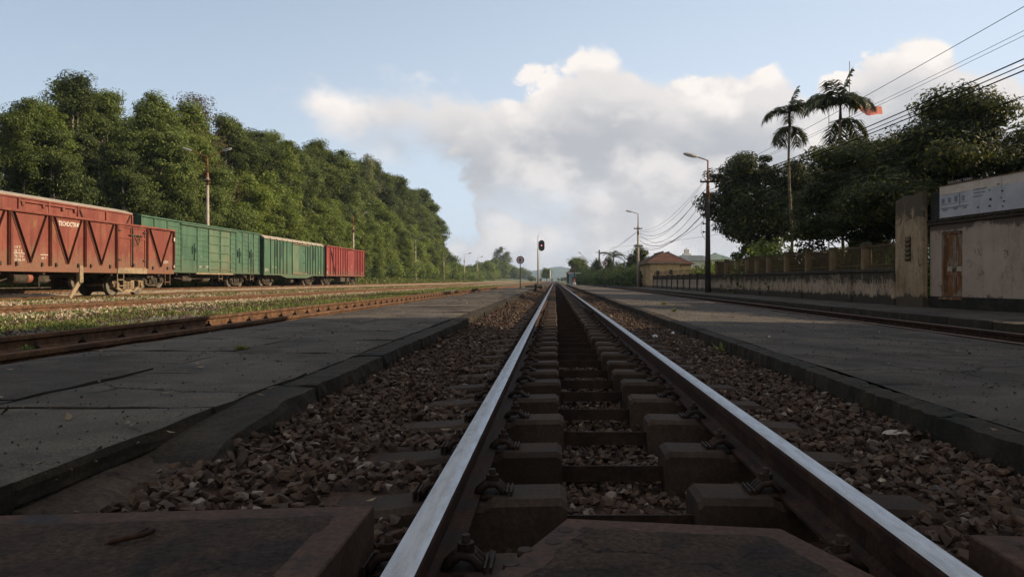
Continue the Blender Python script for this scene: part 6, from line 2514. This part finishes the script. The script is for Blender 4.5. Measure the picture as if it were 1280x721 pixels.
# labels that single out each repeat: by the landmark it stands over, and its rank there
ORD = ['first', 'second', 'third', 'fourth', 'fifth', 'sixth', 'seventh', 'eighth', 'ninth', 'tenth', 'eleventh', 'twelfth', 'thirteenth', 'fourteenth', 'fifteenth', 'sixteenth', 'seventeenth', 'eighteenth', 'nineteenth', 'twentieth']
ZONES = [(-9999, 'above the open red wagon'), (172, 'above the first green van'), (326, 'above the second green van'), (406, 'above the bright red van'), (457, 'just past the bright red van'), (521, 'near the end of the wood'), (556, 'past the end of the wood'), (590, 'by the pale lamp posts'), (616, 'far off, left of the round sign')]
def rank_labels(group, what, order='x', zones=ZONES, tail='from the left'):
    objs = [o for o in COL.objects if o.parent is None and o.get('group') == group and o.get('category')]
    def px_(o):
        return 693.5 + F * o.location.x / max(1.0, o.location.y)
    buckets = {}
    for o in sorted(objs, key=px_):
        z = [n_ for p_, n_ in zones if px_(o) >= p_][-1]
        buckets.setdefault(z, []).append(o)
    for z, lst in buckets.items():
        for k, o in enumerate(lst):
            if o is brown_t or o is pale_t:
                continue
            o['label'] = f"{what} {z}, {ORD[min(k, 19)]} {tail}"
rank_labels(WOOD, 'tall dark green woodland tree')
rank_labels(WOOD + ', front row', 'lower bright green tree')
rank_labels(WOOD + ', back row', 'tree deep in the wood')
rank_labels(UG, 'bright green bush on the bank')
rank_labels(FARG, 'low bushy tree', zones=[(-9999, 'where the wood ends'), (575, 'between the two pale lamp posts'), (604, 'left of the round sign'), (645, 'behind the round sign')])
rank_labels('trees on the horizon', 'small low tree under the hills', zones=[(-9999, 'left of the rails'), (694, 'right of the rails')])
rank_labels('bushes behind the hedge', 'tall bush growing behind the clipped hedge', zones=[(-9999, 'left of the round sign'), (757, 'right of the round sign')])
rank_labels('bushes behind the panel wall', 'yellow-green bush', zones=[(-9999, 'showing over the panel wall')])
rank_labels('airy trees left of the sign', 'thin airy tree', zones=[(-9999, 'rising over the far low trees')])
for grp, what in (('cables over the hall', 'cable over the trees and hall to the upper right'), ('cables between the two lamp posts', 'sagging cable between the two lamp posts'),
                  ('cables beyond the second lamp post', 'thin cable beyond the second lamp post'), ('cables in front of the wood', 'thin cable in front of the wood')):
    lst = [o for o in COL.objects if o.get('group') == grp]
    lst.sort(key=lambda o: -max(v.co.z for v in o.data.vertices))
    for k, o in enumerate(lst):
        o['label'] = f"{what}, {ORD[k]} from the top"

# grass
def grass(name, label, parent, region, n, h0, h1, patch=None, w=.012):
    pos = []
    rr = random.Random(len(label))
    while len(pos) < n:
        x0, x1, y0, y1 = region
        x = rr.uniform(x0, x1)
        yy = y0 + (y1 - y0) * rr.random() ** 1.7
        if patch and mnoise.noise((x * .55, yy * .35, 6)) + .5 * mnoise.noise((x * 1.6, yy * 1.3, 3)) < patch:
            continue
        pos.append((x, yy, ground_z(x, yy) - .02))
    p = np.array(pos)
    n_ = len(p)
    h = RNG.uniform(h0, h1, n_)
    a = RNG.uniform(0, 6.283, n_)
    ww = w * (1 + p[:, 1] / 18.0)
    dx, dy = np.cos(a) * ww, np.sin(a) * ww
    lx, ly = RNG.normal(0, .35, n_) * h, RNG.normal(0, .35, n_) * h
    v = np.stack([p + np.stack([-dx, -dy, 0 * h], 1), p + np.stack([dx, dy, 0 * h], 1), p + np.stack([lx * .4 + dx * .7, ly * .4 + dy * .7, h * .6], 1), p + np.stack([lx, ly, h], 1)], 1)
    f = np.arange(n_ * 4).reshape(n_, 4)
    return link(name, np_mesh(name, v.reshape(-1, 3), f, 'grass_blade'), parent, kind='stuff', label=label)
grass('grass', 'short grass growing between the two nearest rusty tracks', None, (-9.8, -6.0, 9, 85), 30000, .04, .13, -.06)
grass('grass', 'thin weeds among the pale gravel between the far tracks', None, (-17.4, -12.6, 14, 90), 6000, .05, .14, .16)
grass('grass', 'long grass on the bank below the wood', None, (-29.5, -24.9, 26, 260), 42000, .12, .45, -.4, .016)
# weeds that grow in the paving joints
def weed(label, loc, s, n, group='weeds by the platforms'):
    rr = random.Random(int(loc[1] * 100))
    v, f = [], []
    for _ in range(n):
        a, l = rr.uniform(0, 6.283), s * rr.uniform(.5, 1.2)
        e_ = rr.uniform(.2, 1.2)
        b0 = Vector((rr.uniform(-.3, .3) * s, rr.uniform(-.3, .3) * s, 0))
        d_ = Vector((math.cos(a) * math.cos(e_), math.sin(a) * math.cos(e_), math.sin(e_)))
        sd = d_.cross(Vector((0, 0, 1))).normalized() * s * .09
        v.append((b0, b0 + d_ * l * .5 + sd, b0 + d_ * l + Vector((0, 0, -.15 * l)), b0 + d_ * l * .5 - sd))
    mb = MB()
    for q in v:
        mb.add(q, [(0, 1, 2, 3)])
    return mb.build('weed', 'grass_blade', None, loc=loc, label=label, cat='weed', group=group)
weed('low green weed in the joint of the left platform slabs', (-2.39, 5.62, .015), .075, 60)
weed('weed growing against the rusty rail by the left platform', (-4.55, 6.35, -.06), .10, 26)
weed('small weed on the right platform edge, the farther one', (2.85, 19.2, -.075), .11, 40)
weed('small weed at the kerb crack of the right platform, the nearer one', (2.38, 14.6, -.065), .10, 40)
weed('dry sprig of weed on the ballast below the right platform edge', (1.66, 7.3, -.18), .16, 22)
grass('moss_tufts', 'dark grass tufts along the foot of the right platform edge', None, (1.62, 1.70, 2.2, 16), 1500, .03, .09, None, .004)

# grit, chips and dead leaves lying on the paving
def grit(name, label, parent, x0, x1, zf, n, mat, s0, s1, y1=26):
    rr = np.random.default_rng(len(label))
    p = np.stack([rr.uniform(x0, x1, n), 1.9 + (y1 - 1.9) * rr.random(n) ** 1.8, np.zeros(n)], 1)
    p[:, 2] = [zf(x) for x in p[:, 0]]
    s = rr.uniform(s0, s1, n) * (1 + p[:, 1] / 22)
    return link(name, stones_mesh(name, p, s, mat), parent, kind='stuff', label=label)
grit('grit', 'small grit and chips lying on the left platform', plat, -3.4, -1.3, lambda x: .032, 1500, 'stone_mass', .003, .008)
grit('grit', 'small grit and chips lying on the right platform slab', rp, 1.75, 4.8, lambda x: rz_(x) + .004, 2200, 'stone_mass', .003, .009)
m, t, b = principled('dead_leaf')
rn = t.new('ShaderNodeNewGeometry').outputs['Random Per Island']
t.put(b.inputs['Base Color'], t.mix(rn, (.10, .06, .03), (.26, .19, .10)))
b.inputs['Roughness'].default_value = .8
MATS['dead_leaf'] = m
def dead_leaves(label, parent, x0, x1, zf, n, y1=24):
    p = np.stack([RNG.uniform(x0, x1, n), 2 + (y1 - 2) * RNG.random(n) ** 1.5, np.zeros(n)], 1)
    p[:, 2] = [zf(x) + .008 for x in p[:, 0]]
    nr = np.tile(np.array([0, 0, 1.0]), (n, 1)) + RNG.normal(0, .25, (n, 3))
    v, f = leaf_cards(p, nr, RNG.uniform(.03, .07, n), .45, .1)
    return link('dead_leaves', np_mesh('dead_leaves', v, f, 'dead_leaf'), parent, kind='stuff', label=label)
dead_leaves('dry fallen leaves scattered on the left platform', plat, -3.4, -1.3, lambda x: .034, 70)
dead_leaves('dry fallen leaves scattered on the right platform surface', rp, 1.75, 4.8, rz_, 150)
dead_leaves('dry leaves caught among the ballast stones', ballast, -1.15, 1.65, lambda x: bz(x, 3) + .03, 130)

# litter and odd stones
def crumple(label, loc, s, seed, mat='litter_white', cat='litter', flat=.7, group=None):
    rr = random.Random(seed)
    bm = bmesh.new()
    bmesh.ops.create_icosphere(bm, subdivisions=2, radius=1)
    for v in bm.verts:
        k = .7 + .5 * mnoise.noise(v.co * 1.7 + Vector((seed, 0, 0))) + .35 * mnoise.noise(v.co * 4 + Vector((0, seed, 0)))
        v.co = Vector((v.co.x * k * s, v.co.y * k * s * .8, v.co.z * k * s * flat))
    me_ = bpy.data.meshes.new('litter')
    bm.to_mesh(me_)
    bm.free()
    me_.materials.append(MATS[mat])
    return link('litter' if cat == 'litter' else 'loose_stone', me_, None, loc, None, label, cat, group)
crumple('crumpled white plastic bag on the ballast right of the rails', (1.26, 9.25, -.15), .048, 3)
crumple('small scrap of white plastic nearer the right platform edge', (1.52, 9.45, -.12), .028, 8)
crumple('torn piece of pale paper on the stones below the right platform edge', (1.50, 3.28, -.125), .055, 12, 'pole_concrete', 'litter', .25)
crumple('pale rounded stone among the brown ballast, lower right', (1.18, 2.66, -.17), .019, 15, 'stone_pale', 'stone')
crumple('pale stone close beside the right rail', (1.075, 2.5, -.185), .017, 17, 'stone_pale', 'stone')
crumple('bleached stone lying by the steel-rimmed panel on the broken platform edge', (-1.20, 1.98, -.07), .035, 19, 'stone_brown', 'stone')
crumple('small pale crust on the right platform surface', (2.35, 8.05, -.06), .022, 23, 'stone_pale', 'stone')

# ------------------------------------------------------------------ air
hz = MB()
hz.box((-3650, -80, -1.6), (3650, 3650, 90))
m = bpy.data.materials.new('haze')
m.use_nodes = True
t = NT(m.node_tree)
for nd in list(t.n):
    t.n.remove(nd)
o_ = t.new('ShaderNodeOutputMaterial')
pvv = t.new('ShaderNodeVolumePrincipled')
pvv.inputs['Color'].default_value = (.58, .74, 1.0, 1)
pvv.inputs['Density'].default_value = .00020
pvv.inputs['Anisotropy'].default_value = .2
t.l.new(pvv.outputs[0], o_.inputs['Volume'])
MATS['haze'] = m
hz.build('haze', 'haze', None, kind='stuff', label='thin pale haze over the yard and the hills')
